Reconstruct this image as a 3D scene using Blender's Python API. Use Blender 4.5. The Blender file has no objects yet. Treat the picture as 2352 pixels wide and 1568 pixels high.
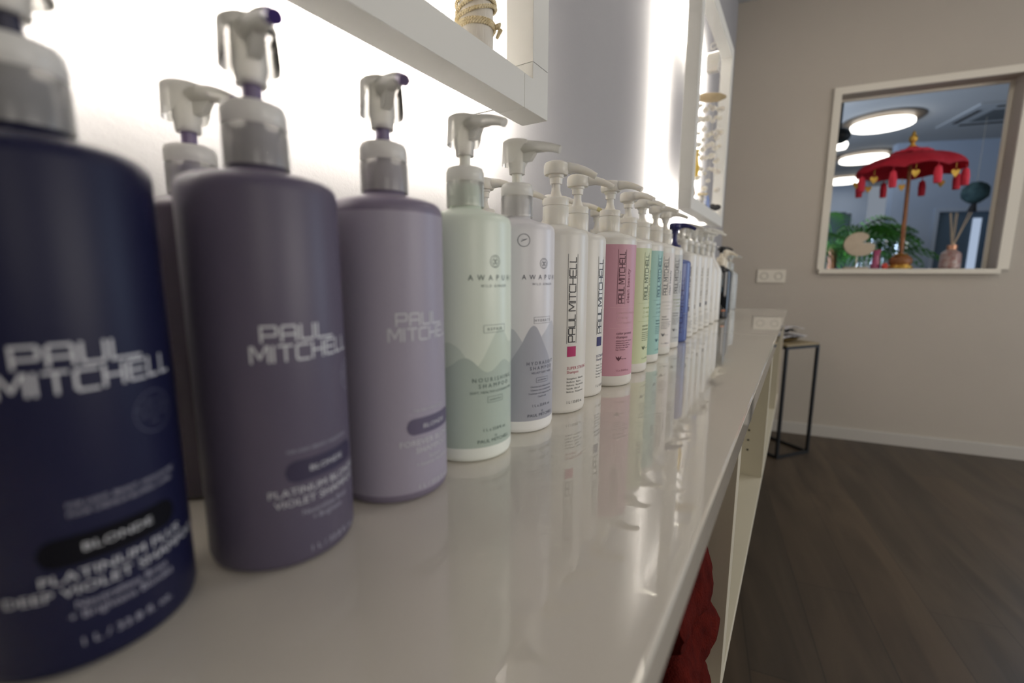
import bpy, bmesh, math, random
from mathutils import Vector, Matrix
random.seed(7)
S = bpy.context.scene
C = S.collection
PI = math.pi
CZ = 1.07                      # camera height above the floor
CT = 0.90                      # worktop height
# ------------------------------------------------------------------ camera
cd = bpy.data.cameras.new('camera'); cam = bpy.data.objects.new('camera', cd); C.objects.link(cam)
yaw, pit, rol = math.radians(32.556), math.radians(8.594), math.radians(0.121)
f = Vector((-math.sin(yaw)*math.cos(pit), math.cos(yaw)*math.cos(pit), -math.sin(pit)))
r0 = f.cross(Vector((0, 0, 1))).normalized(); u0 = r0.cross(f)
r1 = r0*math.cos(rol)+u0*math.sin(rol); u1 = -r0*math.sin(rol)+u0*math.cos(rol)
M = Matrix((r1, u1, -f)).transposed().to_4x4(); M.translation = Vector((0, 0, CZ))
cam.matrix_world = M
cd.sensor_width = 36; cd.sensor_fit = 'HORIZONTAL'; cd.lens = 36*1030/2352
cd.clip_start = 0.01; cd.clip_end = 60
cd.dof.use_dof = True; cd.dof.focus_distance = 0.62; cd.dof.aperture_fstop = 2.8
S.camera = cam
# ------------------------------------------------------------------ world, exposure
w = bpy.data.worlds.new('world'); S.world = w; w.use_nodes = True
bg = w.node_tree.nodes['Background']; bg.inputs[0].default_value = (0.75, 0.85, 1, 1); bg.inputs[1].default_value = 0.25
S.view_settings.view_transform = 'Standard'; S.view_settings.look = 'None'
S.view_settings.exposure = 0.12; S.view_settings.gamma = 1; S.view_settings.use_curve_mapping = False
# ------------------------------------------------------------------ room lights and added fills
def area(name, loc, target, sx, sy, power, col):
    l = bpy.data.lights.new(name, 'AREA'); l.shape = 'RECTANGLE'; l.size = sx; l.size_y = sy
    l.energy = power; l.color = col
    o = bpy.data.objects.new(name, l); C.objects.link(o); o.location = loc
    d = Vector(target)-Vector(loc); o.rotation_euler = d.to_track_quat('-Z', 'Y').to_euler()
    return o
area('daylight_window_light', (2.35, 3.72, 1.35), (0.2, 0, 1.0), 1.1, 1.9, 24, (0.62, 0.78, 1.0))
area('salon_ceiling_light', (0.75, 2.1, 2.74), (0.6, 2.3, 0), 0.75, 0.75, 7, (1.0, 0.90, 0.77))
area('front_fill_light', (4.0, 1.3, 1.55), (0, 0.9, 1.0), 2.4, 1.5, 54, (1.0, 0.94, 0.88))  # added fill that brightens the bottle fronts; no window on this side
area('rear_fill_light', (3.2, -1.8, 1.9), (-.2, .4, 1.0), 1.2, 1.0, 16, (1.0, 0.93, 0.84))  # added fill out of view, lifts the dark left sides of the bottles
area('other_room_daylight', (-0.9, 5.2, 1.25), (1.8, 8.3, 1.0), 1.6, 1.4, 85, (0.62, 0.76, 1.0))
# ------------------------------------------------------------------ materials
def mat(name, col, rough=0.5, metal=0.0, trans=0.0, ior=1.45, coat=0.0, sss=0.0, alpha=1.0, spec=0.5):
    m = bpy.data.materials.new(name); m.use_nodes = True
    b = m.node_tree.nodes['Principled BSDF']
    b.inputs['Base Color'].default_value = (*col, 1); b.inputs['Roughness'].default_value = rough
    b.inputs['Metallic'].default_value = metal; b.inputs['Transmission Weight'].default_value = trans
    b.inputs['IOR'].default_value = ior; b.inputs['Coat Weight'].default_value = coat
    b.inputs['Alpha'].default_value = alpha; b.inputs['Specular IOR Level'].default_value = spec
    if sss:
        b.inputs['Subsurface Weight'].default_value = sss; b.inputs['Subsurface Scale'].default_value = 0.01
        b.inputs['Subsurface Radius'].default_value = (1, 0.9, 0.7)
    return m
def emis(name, col, s):
    m = bpy.data.materials.new(name); m.use_nodes = True; nt = m.node_tree; nt.nodes.clear()
    e = nt.nodes.new('ShaderNodeEmission'); e.inputs[0].default_value = (*col, 1); e.inputs[1].default_value = s
    o = nt.nodes.new('ShaderNodeOutputMaterial'); nt.links.new(e.outputs[0], o.inputs[0]); return m
def N(m, t): return m.node_tree.nodes.new(t)
def lk(m, a, b): m.node_tree.links.new(a, b)
def noisy(m, scale, c1, c2, bump=0.0, bscale=None, stretch=(1, 1, 1), detail=4, rot=0.0):
    """noise colour variation and bump in object space"""
    b = m.node_tree.nodes['Principled BSDF']
    tc = N(m, 'ShaderNodeTexCoord'); mp = N(m, 'ShaderNodeMapping'); lk(m, tc.outputs['Object'], mp.inputs[0])
    mp.inputs['Scale'].default_value = stretch; mp.inputs['Rotation'].default_value = (0, 0, rot)
    n = N(m, 'ShaderNodeTexNoise'); n.inputs['Scale'].default_value = scale; n.inputs['Detail'].default_value = detail
    lk(m, mp.outputs[0], n.inputs[0])
    cr = N(m, 'ShaderNodeValToRGB'); cr.color_ramp.elements[0].color = (*c1, 1); cr.color_ramp.elements[1].color = (*c2, 1)
    cr.color_ramp.elements[0].position = 0.3; cr.color_ramp.elements[1].position = 0.7
    lk(m, n.outputs[0], cr.inputs[0]); lk(m, cr.outputs[0], b.inputs['Base Color'])
    if bump:
        n2 = N(m, 'ShaderNodeTexNoise'); n2.inputs['Scale'].default_value = bscale or scale*6; n2.inputs['Detail'].default_value = 5
        lk(m, mp.outputs[0], n2.inputs[0])
        bp = N(m, 'ShaderNodeBump'); bp.inputs['Strength'].default_value = bump; bp.inputs['Distance'].default_value = 0.002
        lk(m, n2.outputs[0], bp.inputs['Height']); lk(m, bp.outputs[0], b.inputs['Normal'])
    return m
m_wall = noisy(mat('painted_wall_lilac_grey', (.6, .58, .58), .75, spec=.25), 1.5, (.35, .342, .352), (.38, .37, .376), .25, 220)
m_wall2 = noisy(mat('painted_wall_taupe', (.4, .37, .33), .75, spec=.25), 1.2, (.46, .42, .365), (.485, .445, .385), .25, 220)
m_ceil = mat('white_ceiling', (.46, .46, .45), .8)
m_bluewall = mat('blue_grey_wall', (.52, .60, .72), .8)
m_white = mat('white_lacquer_frame', (.69, .685, .645), .42)
m_cab = noisy(mat('white_cabinet_board', (.6, .56, .46), .35), 2, (.64, .60, .48), (.68, .635, .51))
m_top = mat('white_gloss_worktop', (.72, .675, .59), .006, ior=1.65, coat=0.5)
m_top.node_tree.nodes['Principled BSDF'].inputs['Coat Roughness'].default_value = 0.004
m_skirt = mat('white_skirting', (.50, .48, .44), .5)
m_trimw = mat('white_window_trim', (.74, .70, .61), .5)
m_led = emis('led_light', (1.0, .94, .83), 300)
m_chan = mat('added_channel_grey', (.35, .35, .34), .5)
m_panel = emis('ceiling_panel_glow', (1.0, .97, .90), 3.4)
m_rim = mat('tan_wood_rim', (.13, .10, .07), .5)
m_seam = mat('dark_seam', (.12, .12, .11), .7)
# wooden floor planks running across towards the end wall
WA = math.radians(9.897)
def floor_mat():
    m = mat('grey_brown_wood_planks', (.1, .08, .06), .42, spec=.4); b = m.node_tree.nodes['Principled BSDF']
    tc = N(m, 'ShaderNodeTexCoord'); mp = N(m, 'ShaderNodeMapping'); lk(m, tc.outputs['Object'], mp.inputs[0])
    mp.inputs['Rotation'].default_value = (0, 0, PI/2-WA)
    br = N(m, 'ShaderNodeTexBrick'); br.offset = 0.37
    br.inputs['Color1'].default_value = (.080, .058, .038, 1); br.inputs['Color2'].default_value = (.062, .048, .034, 1)
    br.inputs['Mortar'].default_value = (.035, .027, .02, 1); br.inputs['Scale'].default_value = 1
    br.inputs['Mortar Size'].default_value = .0015; br.inputs['Brick Width'].default_value = 1.25; br.inputs['Row Height'].default_value = .185
    lk(m, mp.outputs[0], br.inputs[0])
    mp2 = N(m, 'ShaderNodeMapping'); lk(m, mp.outputs[0], mp2.inputs[0]); mp2.inputs['Scale'].default_value = (.8, 5.5, 1)
    n = N(m, 'ShaderNodeTexNoise'); n.inputs['Scale'].default_value = 1.6; n.inputs['Detail'].default_value = 5; n.inputs['Distortion'].default_value = 1.1
    lk(m, mp2.outputs[0], n.inputs[0])
    cr = N(m, 'ShaderNodeValToRGB'); cr.color_ramp.elements[0].position = .34; cr.color_ramp.elements[1].position = .62
    cr.color_ramp.elements[0].color = (.66, .64, .62, 1); cr.color_ramp.elements[1].color = (1.12, 1.08, 1.02, 1)
    lk(m, n.outputs[0], cr.inputs[0])
    mx = N(m, 'ShaderNodeMix'); mx.data_type = 'RGBA'; mx.blend_type = 'MULTIPLY'; mx.inputs[0].default_value = 1
    lk(m, br.outputs[0], mx.inputs[6]); lk(m, cr.outputs[0], mx.inputs[7]); lk(m, mx.outputs[2], b.inputs['Base Color'])
    bp = N(m, 'ShaderNodeBump'); bp.inputs['Strength'].default_value = .3; bp.inputs['Distance'].default_value = .003
    lk(m, n.outputs[0], bp.inputs['Height']); lk(m, bp.outputs[0], b.inputs['Normal'])
    return m
m_floor = floor_mat()
# ------------------------------------------------------------------ object helpers
def link(name, me, mats, parent=None, smooth=False):
    o = bpy.data.objects.new(name, me); C.objects.link(o)
    for m in (mats if isinstance(mats, (list, tuple)) else [mats]): me.materials.append(m)
    if smooth:
        for p in me.polygons: p.use_smooth = True
    if parent: o.parent = parent
    return o
def fin(name, bm, mats, parent=None, smooth=False, sharp=35):
    me = bpy.data.meshes.new(name)
    bmesh.ops.recalc_face_normals(bm, faces=bm.faces)
    if smooth:
        for fc in bm.faces: fc.smooth = True
        for e in bm.edges:
            if len(e.link_faces) == 2 and e.calc_face_angle(0) > math.radians(sharp): e.smooth = False
    bm.to_mesh(me); bm.free()
    return link(name, me, mats, parent)
def thing(name, label, cat, loc=(0, 0, 0), rz=0.0, group=None):
    o = bpy.data.objects.new(name, None); C.objects.link(o); o.empty_display_size = .05
    o.location = loc; o.rotation_euler = (0, 0, rz); tag(o, label, cat, group); return o
def tag(o, label, cat, group=None):
    o['label'] = label; o['category'] = cat
    if group: o['group'] = group
    return o
def struct(o): o['kind'] = 'structure'; return o
def box(bm, x0, x1, y0, y1, z0, z1, mi=0, bev=0.0):
    vs = [bm.verts.new((x, y, z)) for x in (x0, x1) for y in (y0, y1) for z in (z0, z1)]
    fs = []
    for q in ((0, 1, 3, 2), (4, 6, 7, 5), (0, 4, 5, 1), (2, 3, 7, 6), (0, 2, 6, 4), (1, 5, 7, 3)):
        fc = bm.faces.new([vs[i] for i in q]); fc.material_index = mi; fs.append(fc)
    if bev:
        es = list({e for fc in fs for e in fc.edges})
        bmesh.ops.bevel(bm, geom=es, offset=bev, segments=2, affect='EDGES', profile=.5)
    return vs
def lathe(bm, prof, seg=48, cx=0, cy=0, mi=0, ribs=None, mis=None):
    rings = []
    for (r, z) in prof:
        if r < 1e-6: rings.append([bm.verts.new((cx, cy, z))]); continue
        ring = []
        for k in range(seg):
            a = 2*PI*k/seg; rr = r
            if ribs and ribs[0] <= z <= ribs[1] and k % 2: rr = r-ribs[2]
            ring.append(bm.verts.new((cx+rr*math.cos(a), cy+rr*math.sin(a), z)))
        rings.append(ring)
    for i in range(len(rings)-1):
        a, b = rings[i], rings[i+1]; m_ = mis[i] if mis else mi
        for k in range(seg):
            k2 = (k+1) % seg
            if len(a) == 1 and len(b) == 1: continue
            if len(a) == 1: fc = bm.faces.new((a[0], b[k], b[k2]))
            elif len(b) == 1: fc = bm.faces.new((a[k], a[k2], b[0]))
            else: fc = bm.faces.new((a[k], a[k2], b[k2], b[k]))
            fc.material_index = m_
def tube(bm, pts, rads, seg=10, mi=0, flat=1.0, cap=True, mis=None):
    """sweep an ellipse along pts; rads are half widths, flat = height/width"""
    rings = []; n = len(pts); P = [Vector(p) for p in pts]
    up = Vector((0, 0, 1))
    for i in range(n):
        t = (P[min(i+1, n-1)]-P[max(i-1, 0)]).normalized()
        s = t.cross(up)
        if s.length < 1e-3: s = t.cross(Vector((0, 1, 0)))
        s.normalize(); v = s.cross(t).normalized()
        r = rads[i] if isinstance(rads, (list, tuple)) else rads
        fl = flat[i] if isinstance(flat, (list, tuple)) else flat
        rings.append([bm.verts.new(P[i]+s*(r*math.cos(2*PI*k/seg))+v*(r*fl*math.sin(2*PI*k/seg))) for k in range(seg)])
    for i in range(n-1):
        for k in range(seg):
            fc = bm.faces.new((rings[i][k], rings[i][(k+1) % seg], rings[i+1][(k+1) % seg], rings[i+1][k]))
            fc.material_index = mis[i] if mis else mi
    if cap:
        for rg, m_ in ((rings[0], mis[0] if mis else mi), (rings[-1], mis[-1] if mis else mi)):
            fc = bm.faces.new(rg); fc.material_index = m_
def blob(bm, c, rx, ry, rz, seg=12, rng=8, mi=0, jit=0.0):
    r_ = bmesh.ops.create_uvsphere(bm, u_segments=seg, v_segments=rng, radius=1)
    for v in r_['verts']:
        j = 1+random.uniform(-jit, jit); v.co = Vector((c[0]+v.co.x*rx*j, c[1]+v.co.y*ry*j, c[2]+v.co.z*rz*j))
        for fc in v.link_faces: fc.material_index = mi
# ================================================================== THE ROOM
XW = -0.479
O_ = Vector((-0.1566, 3.4766, 0)); TD = Vector((math.cos(WA), math.sin(WA), 0)); ND = Vector((-math.sin(WA), math.cos(WA), 0))
CEIL = 2.77
def wallbox(bm, t0, t1, n0, n1, z0, z1, mi=0):
    vs = []
    for t in (t0, t1):
        for n in (n0, n1):
            for z in (z0, z1): vs.append(bm.verts.new(O_+TD*t+ND*n+Vector((0, 0, z))))
    for q in ((0, 1, 3, 2), (4, 6, 7, 5), (0, 4, 5, 1), (2, 3, 7, 6), (0, 2, 6, 4), (1, 5, 7, 3)):
        fc = bm.faces.new([vs[i] for i in q]); fc.material_index = mi
bm = bmesh.new(); box(bm, -3, 6, -3.2, 11.5, -.1, 0); struct(fin('floor', bm, m_floor))
bm = bmesh.new(); box(bm, -3, 6, -3.2, 11.5, CEIL, CEIL+.1); struct(fin('ceiling', bm, m_ceil))
bm = bmesh.new(); box(bm, XW-.12, XW, -3.2, 3.42, 0, CEIL); struct(fin('wall_left', bm, m_wall))
bm = bmesh.new(); box(bm, 4.6, 4.72, -3.2, 4.4, 0, CEIL); struct(fin('wall_right', bm, m_wall2))
bm = bmesh.new(); box(bm, XW, 4.6, -3.2, -3.08, 0, CEIL); struct(fin('wall_back', bm, m_wall2))
# end wall with the pass-through opening and, further right, a daylight opening
TI0, TI1, ZI0, ZI1 = .276, 1.101, CZ+.034, CZ+1.073
bm = bmesh.new()
wallbox(bm, -.327, TI0, 0, .11, 0, CEIL); wallbox(bm, TI0, TI1, 0, .11, 0, ZI0); wallbox(bm, TI0, TI1, 0, .11, ZI1, CEIL)
wallbox(bm, TI1, 1.95, 0, .11, 0, CEIL); wallbox(bm, 1.95, 3.2, 0, .11, 2.3, CEIL); wallbox(bm, 3.2, 4.85, 0, .11, 0, CEIL)
struct(fin('wall_end', bm, m_wall2))
bm = bmesh.new(); wallbox(bm, -.327, 1.95, -.014, -.0005, 0, .072); wallbox(bm, -.327, 1.95, -.010, -.0005, .072, .075)
struct(fin('baseboard_end', bm, m_skirt))
bm = bmesh.new(); box(bm, XW+.0005, XW+.014, 2.6, 3.4, 0, .072); struct(fin('baseboard_left', bm, m_skirt))
# window_1: the framed opening
win = bpy.data.objects.new('window_1', None); C.objects.link(win); struct(win)
fo = .040
bm = bmesh.new()
wallbox(bm, TI0-fo, TI0, -.016, -.0005, ZI0-.004, ZI1+fo); wallbox(bm, TI1, TI1+.050, -.016, -.0005, ZI0-.004, ZI1+fo)
wallbox(bm, TI0, TI1, -.016, -.0005, ZI1, ZI1+fo)
fin('window_frame', bm, m_trimw, win)
bm = bmesh.new(); wallbox(bm, TI0-.030, TI1+.012, -.030, .108, ZI0-.028, ZI0); fin('window_sill', bm, m_trimw, win)
bm = bmesh.new()
wallbox(bm, TI1-.018, TI1-.0005, .095, .108, ZI0, ZI1-.0005); wallbox(bm, TI0+.0005, TI0+.014, .095, .108, ZI0, ZI1-.0005)
wallbox(bm, TI0+.014, TI1-.018, .095, .108, ZI1-.014, ZI1-.0005)
fin('inner_lip', bm, m_trimw, win)
# double wall socket
so = thing('wall_socket', 'white double wall socket on the end wall above the worktop', 'socket')
bm = bmesh.new()
wallbox(bm, -.0965, .0685, -.009, -.0005, CZ-.0545, CZ+.030); fin('cover_plate', bm, m_trimw, so)
for t in (-.056, .028):
    bm = bmesh.new()
    prof = [(.0235, 0), (.0225, .002), (.0205, .002), (.0195, -.001), (0, -.001)]
    lathe(bm, prof, 28)
    Rm = Matrix.Rotation(PI/2, 4, 'X')
    Rz = Matrix.Rotation(WA, 4, 'Z')
    bmesh.ops.transform(bm, matrix=Matrix.Translation(O_+TD*t+ND*(-.0095)+Vector((0, 0, CZ-.012))) @ Rz @ Rm, verts=bm.verts)
    s_ = fin('socket_well', bm, mat('socket_shade', (.42, .39, .33), .5), so, True)
# ------------------------------------------------------------------ the wall-hung cabinets and the worktop
bm = bmesh.new(); box(bm, XW+.0005, -.043, -1.2, 2.556, CT-.033, CT, bev=.0022)
tag(fin('worktop', bm, m_top, None), 'long glossy white worktop carrying the row of bottles', 'worktop')
CB, CTP = CZ-.605, CT-.0335
m_pin = mat('steel_pin', (.5, .5, .5), .3, 1); m_hole = mat('drilled_hole', (.03, .025, .02), .9)
cabs = [(-.15, .65, 'white open wall cabinet holding the red towels'), (.65, 1.45, 'empty white open wall cabinet next to the one with red towels, shelf pin holes showing'),
        (1.45, 2.25, 'white open wall cabinet with the dark folded cloths'), (2.25, 2.55, 'narrow white end cabinet under the far end of the worktop')]
for i, (ya, yb, lab) in enumerate(cabs):
    t = thing('wall_cabinet', lab, 'cabinet', (0, 0, 0), 0, 'open cabinets under the worktop')
    e = .0004
    bm = bmesh.new(); box(bm, XW+.001, -.050, ya+e, yb-e, CB, CB+.018, bev=.0008); fin('bottom_panel', bm, m_cab, t)
    bm = bmesh.new(); box(bm, XW+.001, -.050, ya+e, yb-e, CTP-.018, CTP, bev=.0008); fin('top_panel', bm, m_cab, t)
    bm = bmesh.new(); box(bm, XW+.001, XW+.009, ya+.018, yb-.018, CB+.018, CTP-.018); fin('back_panel', bm, m_cab, t)
    for (y0, y1) in ((ya+e, ya+.018), (yb-.018, yb-e)):
        bm = bmesh.new(); box(bm, XW+.001, -.050, y0, y1, CB+.018, CTP-.018, bev=.0008)
        fin('side_panel', bm, m_cab, t)
    if i == 1:
        for k, dz in enumerate((.245, .215, .155, .125, .095)):
            for x_ in (-.092, -.40):
                bm = bmesh.new()
                r_ = bmesh.ops.create_cone(bm, cap_ends=True, segments=12, radius1=.0028, radius2=.0028, depth=.001)
                bmesh.ops.transform(bm, matrix=Matrix.Translation((x_, yb-.0188, CB+dz)) @ Matrix.Rotation(PI/2, 4, 'X'), verts=r_['verts'])
                fin('pin_hole', bm, m_hole, t)
        bm = bmesh.new(); r_ = bmesh.ops.create_cone(bm, cap_ends=True, segments=14, radius1=.0035, radius2=.0035, depth=.008)
        bmesh.ops.transform(bm, matrix=Matrix.Translation((-.092, yb-.022, CB+.185)) @ Matrix.Rotation(PI/2, 4, 'X'), verts=r_['verts'])
        fin('shelf_pin', bm, m_pin, t, True)
# red towels
m_towel = noisy(mat('red_terry', (.35, .02, .012), .95, spec=.1), 60, (.055, .005, .0035), (.10, .009, .005), 1.0, 420)
m_towel.node_tree.nodes['Principled BSDF'].inputs['Sheen Weight'].default_value = 0
def towel(y0, y1, xf, z0, z1, label, seed):
    rd = random.Random(seed); bm = bmesh.new()
    nz, ny, h = 18, 22, z1-z0
    sect = []
    for k in range(nz+1):          # rounded fold profile seen from the side
        a = -PI/2+PI*k/nz
        sect.append((xf-.030+.030*math.cos(a)*(1+.10*math.sin(3*a+seed)), z0+h/2+h/2*math.sin(a)))
    prof = [(-.33, z0)]+sect+[(-.33, z1)]
    rows = []
    ph = rd.uniform(0, 6)
    for j in range(ny+1):
        u = j/ny; y = y0+(y1-y0)*u
        edge = min(u, 1-u)*(y1-y0)
        sh = 1-max(0, 1-edge/.03)**2*.35
        row = []
        for (x, z) in prof:
            zz = z0+h/2+(z-z0-h/2)*sh+.0035*math.sin(y*38+ph+z*30)*(1 if z > z0+.01 else 0)
            xx = x+(.005*math.sin(y*47+ph)+rd.uniform(-.0022, .0022) if x > -.3 else 0)-(.02*(1-sh))
            row.append(bm.verts.new((min(xx, -.053), y, max(zz, z0+.0005))))
        rows.append(row)
    for j in range(ny):
        for k in range(len(prof)-1): bm.faces.new((rows[j][k], rows[j][k+1], rows[j+1][k+1], rows[j+1][k]))
        bm.faces.new((rows[j][-1], rows[j][0], rows[j+1][0], rows[j+1][-1]))
    bm.faces.new(rows[0]); bm.faces.new(list(reversed(rows[-1])))
    o = fin('folded_towel', bm, m_towel, None, True, 60)
    tag(o, label, 'towel', 'red towels folded in the cabinet'); return o
zb = CB+.018
towel(.43, .612, -.062, zb+.002, zb+.088, 'red folded towel at the bottom of the rear pile in the cabinet', 1)
towel(.43, .618, -.060, zb+.090, zb+.174, 'red folded towel in the middle of the rear pile', 2)
towel(.43, .606, -.066, zb+.176, zb+.262, 'red folded towel on top of the rear pile under the worktop', 3)
towel(.14, .425, -.058, zb+.002, zb+.098, 'red folded towel low in the front pile nearest the viewer', 4)
towel(.14, .420, -.062, zb+.100, zb+.190, 'red folded towel on top of the front pile', 5)
# dark cloths and red parcels in the far cabinets
m_dark = noisy(mat('black_cloth', (.02, .02, .02), .9), 30, (.012, .012, .014), (.03, .028, .028), .6, 300)
for k, (z0, z1, lb) in enumerate(((.018, .10, 'black folded cloth at the bottom of the third cabinet'), (.10, .17, 'black folded cloth in the middle of the third cabinet'), (.17, .27, 'black folded cloth on top in the third cabinet'))):
    bm = bmesh.new(); box(bm, -.30, -.066-.004*(k % 2), 1.475, 1.66+.02*(k == 1), CB+z0+.001, CB+z1, bev=.018)
    tag(fin('folded_cloth', bm, m_dark, None, True), lb, 'cloth', 'black cloths in the third cabinet')
m_red = mat('red_paper', (.45, .03, .015), .5)
bm = bmesh.new(); box(bm, -.2, -.060, 2.33, 2.45, CB+.0185, CB+.20, bev=.004)
tag(fin('red_box', bm, m_red), 'tall red box inside the narrow end cabinet', 'box', 'red boxes in the end cabinet')
bm = bmesh.new(); box(bm, -.2, -.062, 2.35, 2.45, CB+.201, CB+.29, bev=.004)
tag(fin('red_box', bm, m_red), 'small red box on top of the tall red one in the end cabinet', 'box', 'red boxes in the end cabinet')
# ================================================================== LED DECOR FRAMES
XF, XB = -.348, -.393
def led_frame(y0, y1, z0, z1, label):
    t = thing('illuminated_frame', label, 'frame', (0, 0, 0), 0, 'white backlit frames on the wall')
    b = .0455; cl = .068; g = .0006
    # corner pieces (L shaped)
    for cy, sy in ((y0, 1), (y1, -1)):
        for cz, sz in ((z0, 1), (z1, -1)):
            bm = bmesh.new()
            pts = [(0, 0), (cl, 0), (cl, b), (b, b), (b, cl), (0, cl)]
            a = [bm.verts.new((XF, cy+sy*p[0], cz+sz*p[1])) for p in pts]; c = [bm.verts.new((XB, cy+sy*p[0], cz+sz*p[1])) for p in pts]
            bm.faces.new(a); bm.faces.new(c)
            for k in range(6): bm.faces.new((a[k], a[(k+1) % 6], c[(k+1) % 6], c[k]))
            bmesh.ops.recalc_face_normals(bm, faces=bm.faces)
            bmesh.ops.bevel(bm, geom=[e for e in bm.edges], offset=.0005, segments=1, affect='EDGES')
            fin('corner_piece', bm, m_white, t)
    for (a0, a1, c0, c1) in ((y0+cl+g, y1-cl-g, z0, z0+b), (y0+cl+g, y1-cl-g, z1-b, z1)):
        bm = bmesh.new(); box(bm, XB, XF, a0, a1, c0, c1, bev=.0005); fin('rail', bm, m_white, t)
    for (a0, a1) in ((y0, y0+b), (y1-b, y1)):
        bm = bmesh.new(); box(bm, XB, XF, a0, a1, z0+cl+g, z1-cl-g, bev=.0005); fin('rail', bm, m_white, t)
    # LED strips on the back
    q = .020; w_ = .012
    runs = ((y0+q, y1-q, z0+q, z0+q+w_), (y0+q, y1-q, z1-q-w_, z1-q), (y0+q, y0+q+w_, z0+q+w_+.003, z1-q-w_-.003), (y1-q-w_, y1-q, z0+q+w_+.003, z1-q-w_-.003))
    for k, (a0, a1, c0, c1) in enumerate(runs):
        bm = bmesh.new(); ns = 36     # one glowing face divided along its length, facing the wall
        for i_ in range(ns):
            f0, f1 = i_/ns, (i_+1)/ns
            if k < 2: q_ = [(a0+(a1-a0)*f0, c0), (a0+(a1-a0)*f1, c0), (a0+(a1-a0)*f1, c1), (a0+(a1-a0)*f0, c1)]
            else: q_ = [(a0, c0+(c1-c0)*f0), (a1, c0+(c1-c0)*f0), (a1, c0+(c1-c0)*f1), (a0, c0+(c1-c0)*f1)]
            bm.faces.new([bm.verts.new((XB-.0006, yy_, zz_)) for yy_, zz_ in q_])
        bmesh.ops.remove_doubles(bm, verts=bm.verts, dist=1e-5)
        fin('led_strip', bm, m_led, t)
        bm = bmesh.new()     # unseen channel sides, added to narrow the strip's glow on the wall
        if k < 2: box(bm, XB-.0030, XB-.0003, a0, a1, c0-.0014, c0-.0002); box(bm, XB-.0030, XB-.0003, a0, a1, c1+.0002, c1+.0014)
        else: box(bm, XB-.0030, XB-.0003, a0-.0014, a0-.0002, c0, c1); box(bm, XB-.0030, XB-.0003, a1+.0002, a1+.0014, c0, c1)
        fin('added_light_channel', bm, m_chan, t)
    for yy in (y0+.07, y1-.062):
        for zz in (z0+.010, z1-.022):
            bm = bmesh.new(); box(bm, XW+.0003, XB-.0002, yy, yy+.006, zz, zz+.008); fin('wall_bracket', bm, m_white, t)
    return t
ZF0, ZF1 = CZ+.2315, CZ+1.025
led_frame(-.105, .645, ZF0, ZF1, 'white backlit wall frame nearest the viewer, rope-wrapped post inside')
led_frame(1.708, 2.452, ZF0-.004, ZF1, 'white backlit wall frame further along, shell mobile hanging inside')
# rope wrapped post
m_post = noisy(mat('whitewashed_wood', (.72, .68, .60), .7), 14, (.66, .62, .54), (.78, .74, .67), .5, 60, (4, 4, .6))
m_rope = noisy(mat('sisal_rope', (.55, .42, .2), .9), 90, (.62, .50, .28), (.88, .78, .55), .5, 300)
po = thing('rope_wrapped_post', 'whitewashed round post tied with tan rope in the near frame', 'post')
px, py, pz = -.370, .494, ZF0+.0462
bm = bmesh.new(); lathe(bm, [(0, pz), (.0205, pz), (.0215, pz+.004), (.021, pz+.12), (.0218, pz+.3), (.0212, pz+.46), (.0195, pz+.463), (0, pz+.463)], 40, px, py); fin('post', bm, m_post, po, True)
def ropeloop(zc, tilt, ph, R=.0228, r=.0016, turns=1):
    bm = bmesh.new()
    for s in (0, PI):          # two twisted strands
        pts = []
        n = 90
        for k in range(n+1):
            a = 2*PI*k/n*turns
            tw = a*22+s
            rr = R+.0014*math.cos(tw)
            pts.append((px+rr*math.cos(a), py+rr*math.sin(a), zc+tilt*math.sin(a+ph)+.0014*math.sin(tw)))
        tube(bm, pts, r*.85, 7)
    fin('rope', bm, m_rope, po, True)
ropeloop(pz+.0285, .0015, 0); ropeloop(pz+.024, .001, 1); ropeloop(pz+.0475, .006, 1.2, .0236); ropeloop(pz+.052, .003, 2.3, .0240); ropeloop(pz+.042, .008, .4, .0244)
bm = bmesh.new(); tube(bm, [(px+.022, py+.010, pz+.026), (px+.026, py+.014, pz+.028), (px+.029, py+.012, pz+.022), (px+.024, py+.011, pz+.013)], [.003, .0042, .003, .0018], 8); fin('rope_knot', bm, m_rope, po, True)
# shell mobile in the far frame
m_shell = mat('white_shell', (.80, .77, .70), .35, sss=.2); m_string = mat('white_string', (.7, .68, .62), .8)
m_drift = noisy(mat('driftwood', (.42, .33, .2), .8), 18, (.34, .26, .14), (.50, .40, .25), .8, 80)
m_yel = mat('yellow_ornament', (.62, .42, .05), .5)
mb = thing('shell_mobile', 'driftwood mobile with strings of white shells in the far frame', 'mobile')
dz = CZ+.655
BAR = [(-.388, 1.895, dz), (-.368, 1.912, dz+.002), (-.345, 1.930, dz+.004), (-.322, 1.955, dz+.008), (-.302, 1.978, dz+.013)]
bm = bmesh.new(); tube(bm, BAR, [.012, .018, .020, .018, .008], 14, flat=.85)
fin('driftwood_bar', bm, m_drift, mb, True)
bm = bmesh.new()
for q, e_ in ((0, (-.358, 2.0, CZ+.842)), (3, (-.352, 2.0, CZ+.842))): tube(bm, [(BAR[q+1][0], BAR[q+1][1], BAR[q+1][2]+.014), e_], .0008, 6)
tube(bm, [(-.355, 2.0, CZ+.841), (-.362, 2.0, ZF1-.046)], .0008, 6)
fin('hanging_string', bm, m_string, mb)
bm = bmesh.new()
for k in range(14):
    a0, a1 = 2*PI*k/14, 2*PI*(k+1)/14
    tube(bm, [(-.358+.011*math.cos(a0), 2.0, CZ+.868+.011*math.sin(a0)), (-.358+.011*math.cos(a1), 2.0, CZ+.868+.011*math.sin(a1))], .0018, 6)
fin('ring', bm, m_string, mb)
bm = bmesh.new(); box(bm, -.377, -.334, 1.985, 2.022, CZ+.776, CZ+.840, bev=.003)
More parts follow.
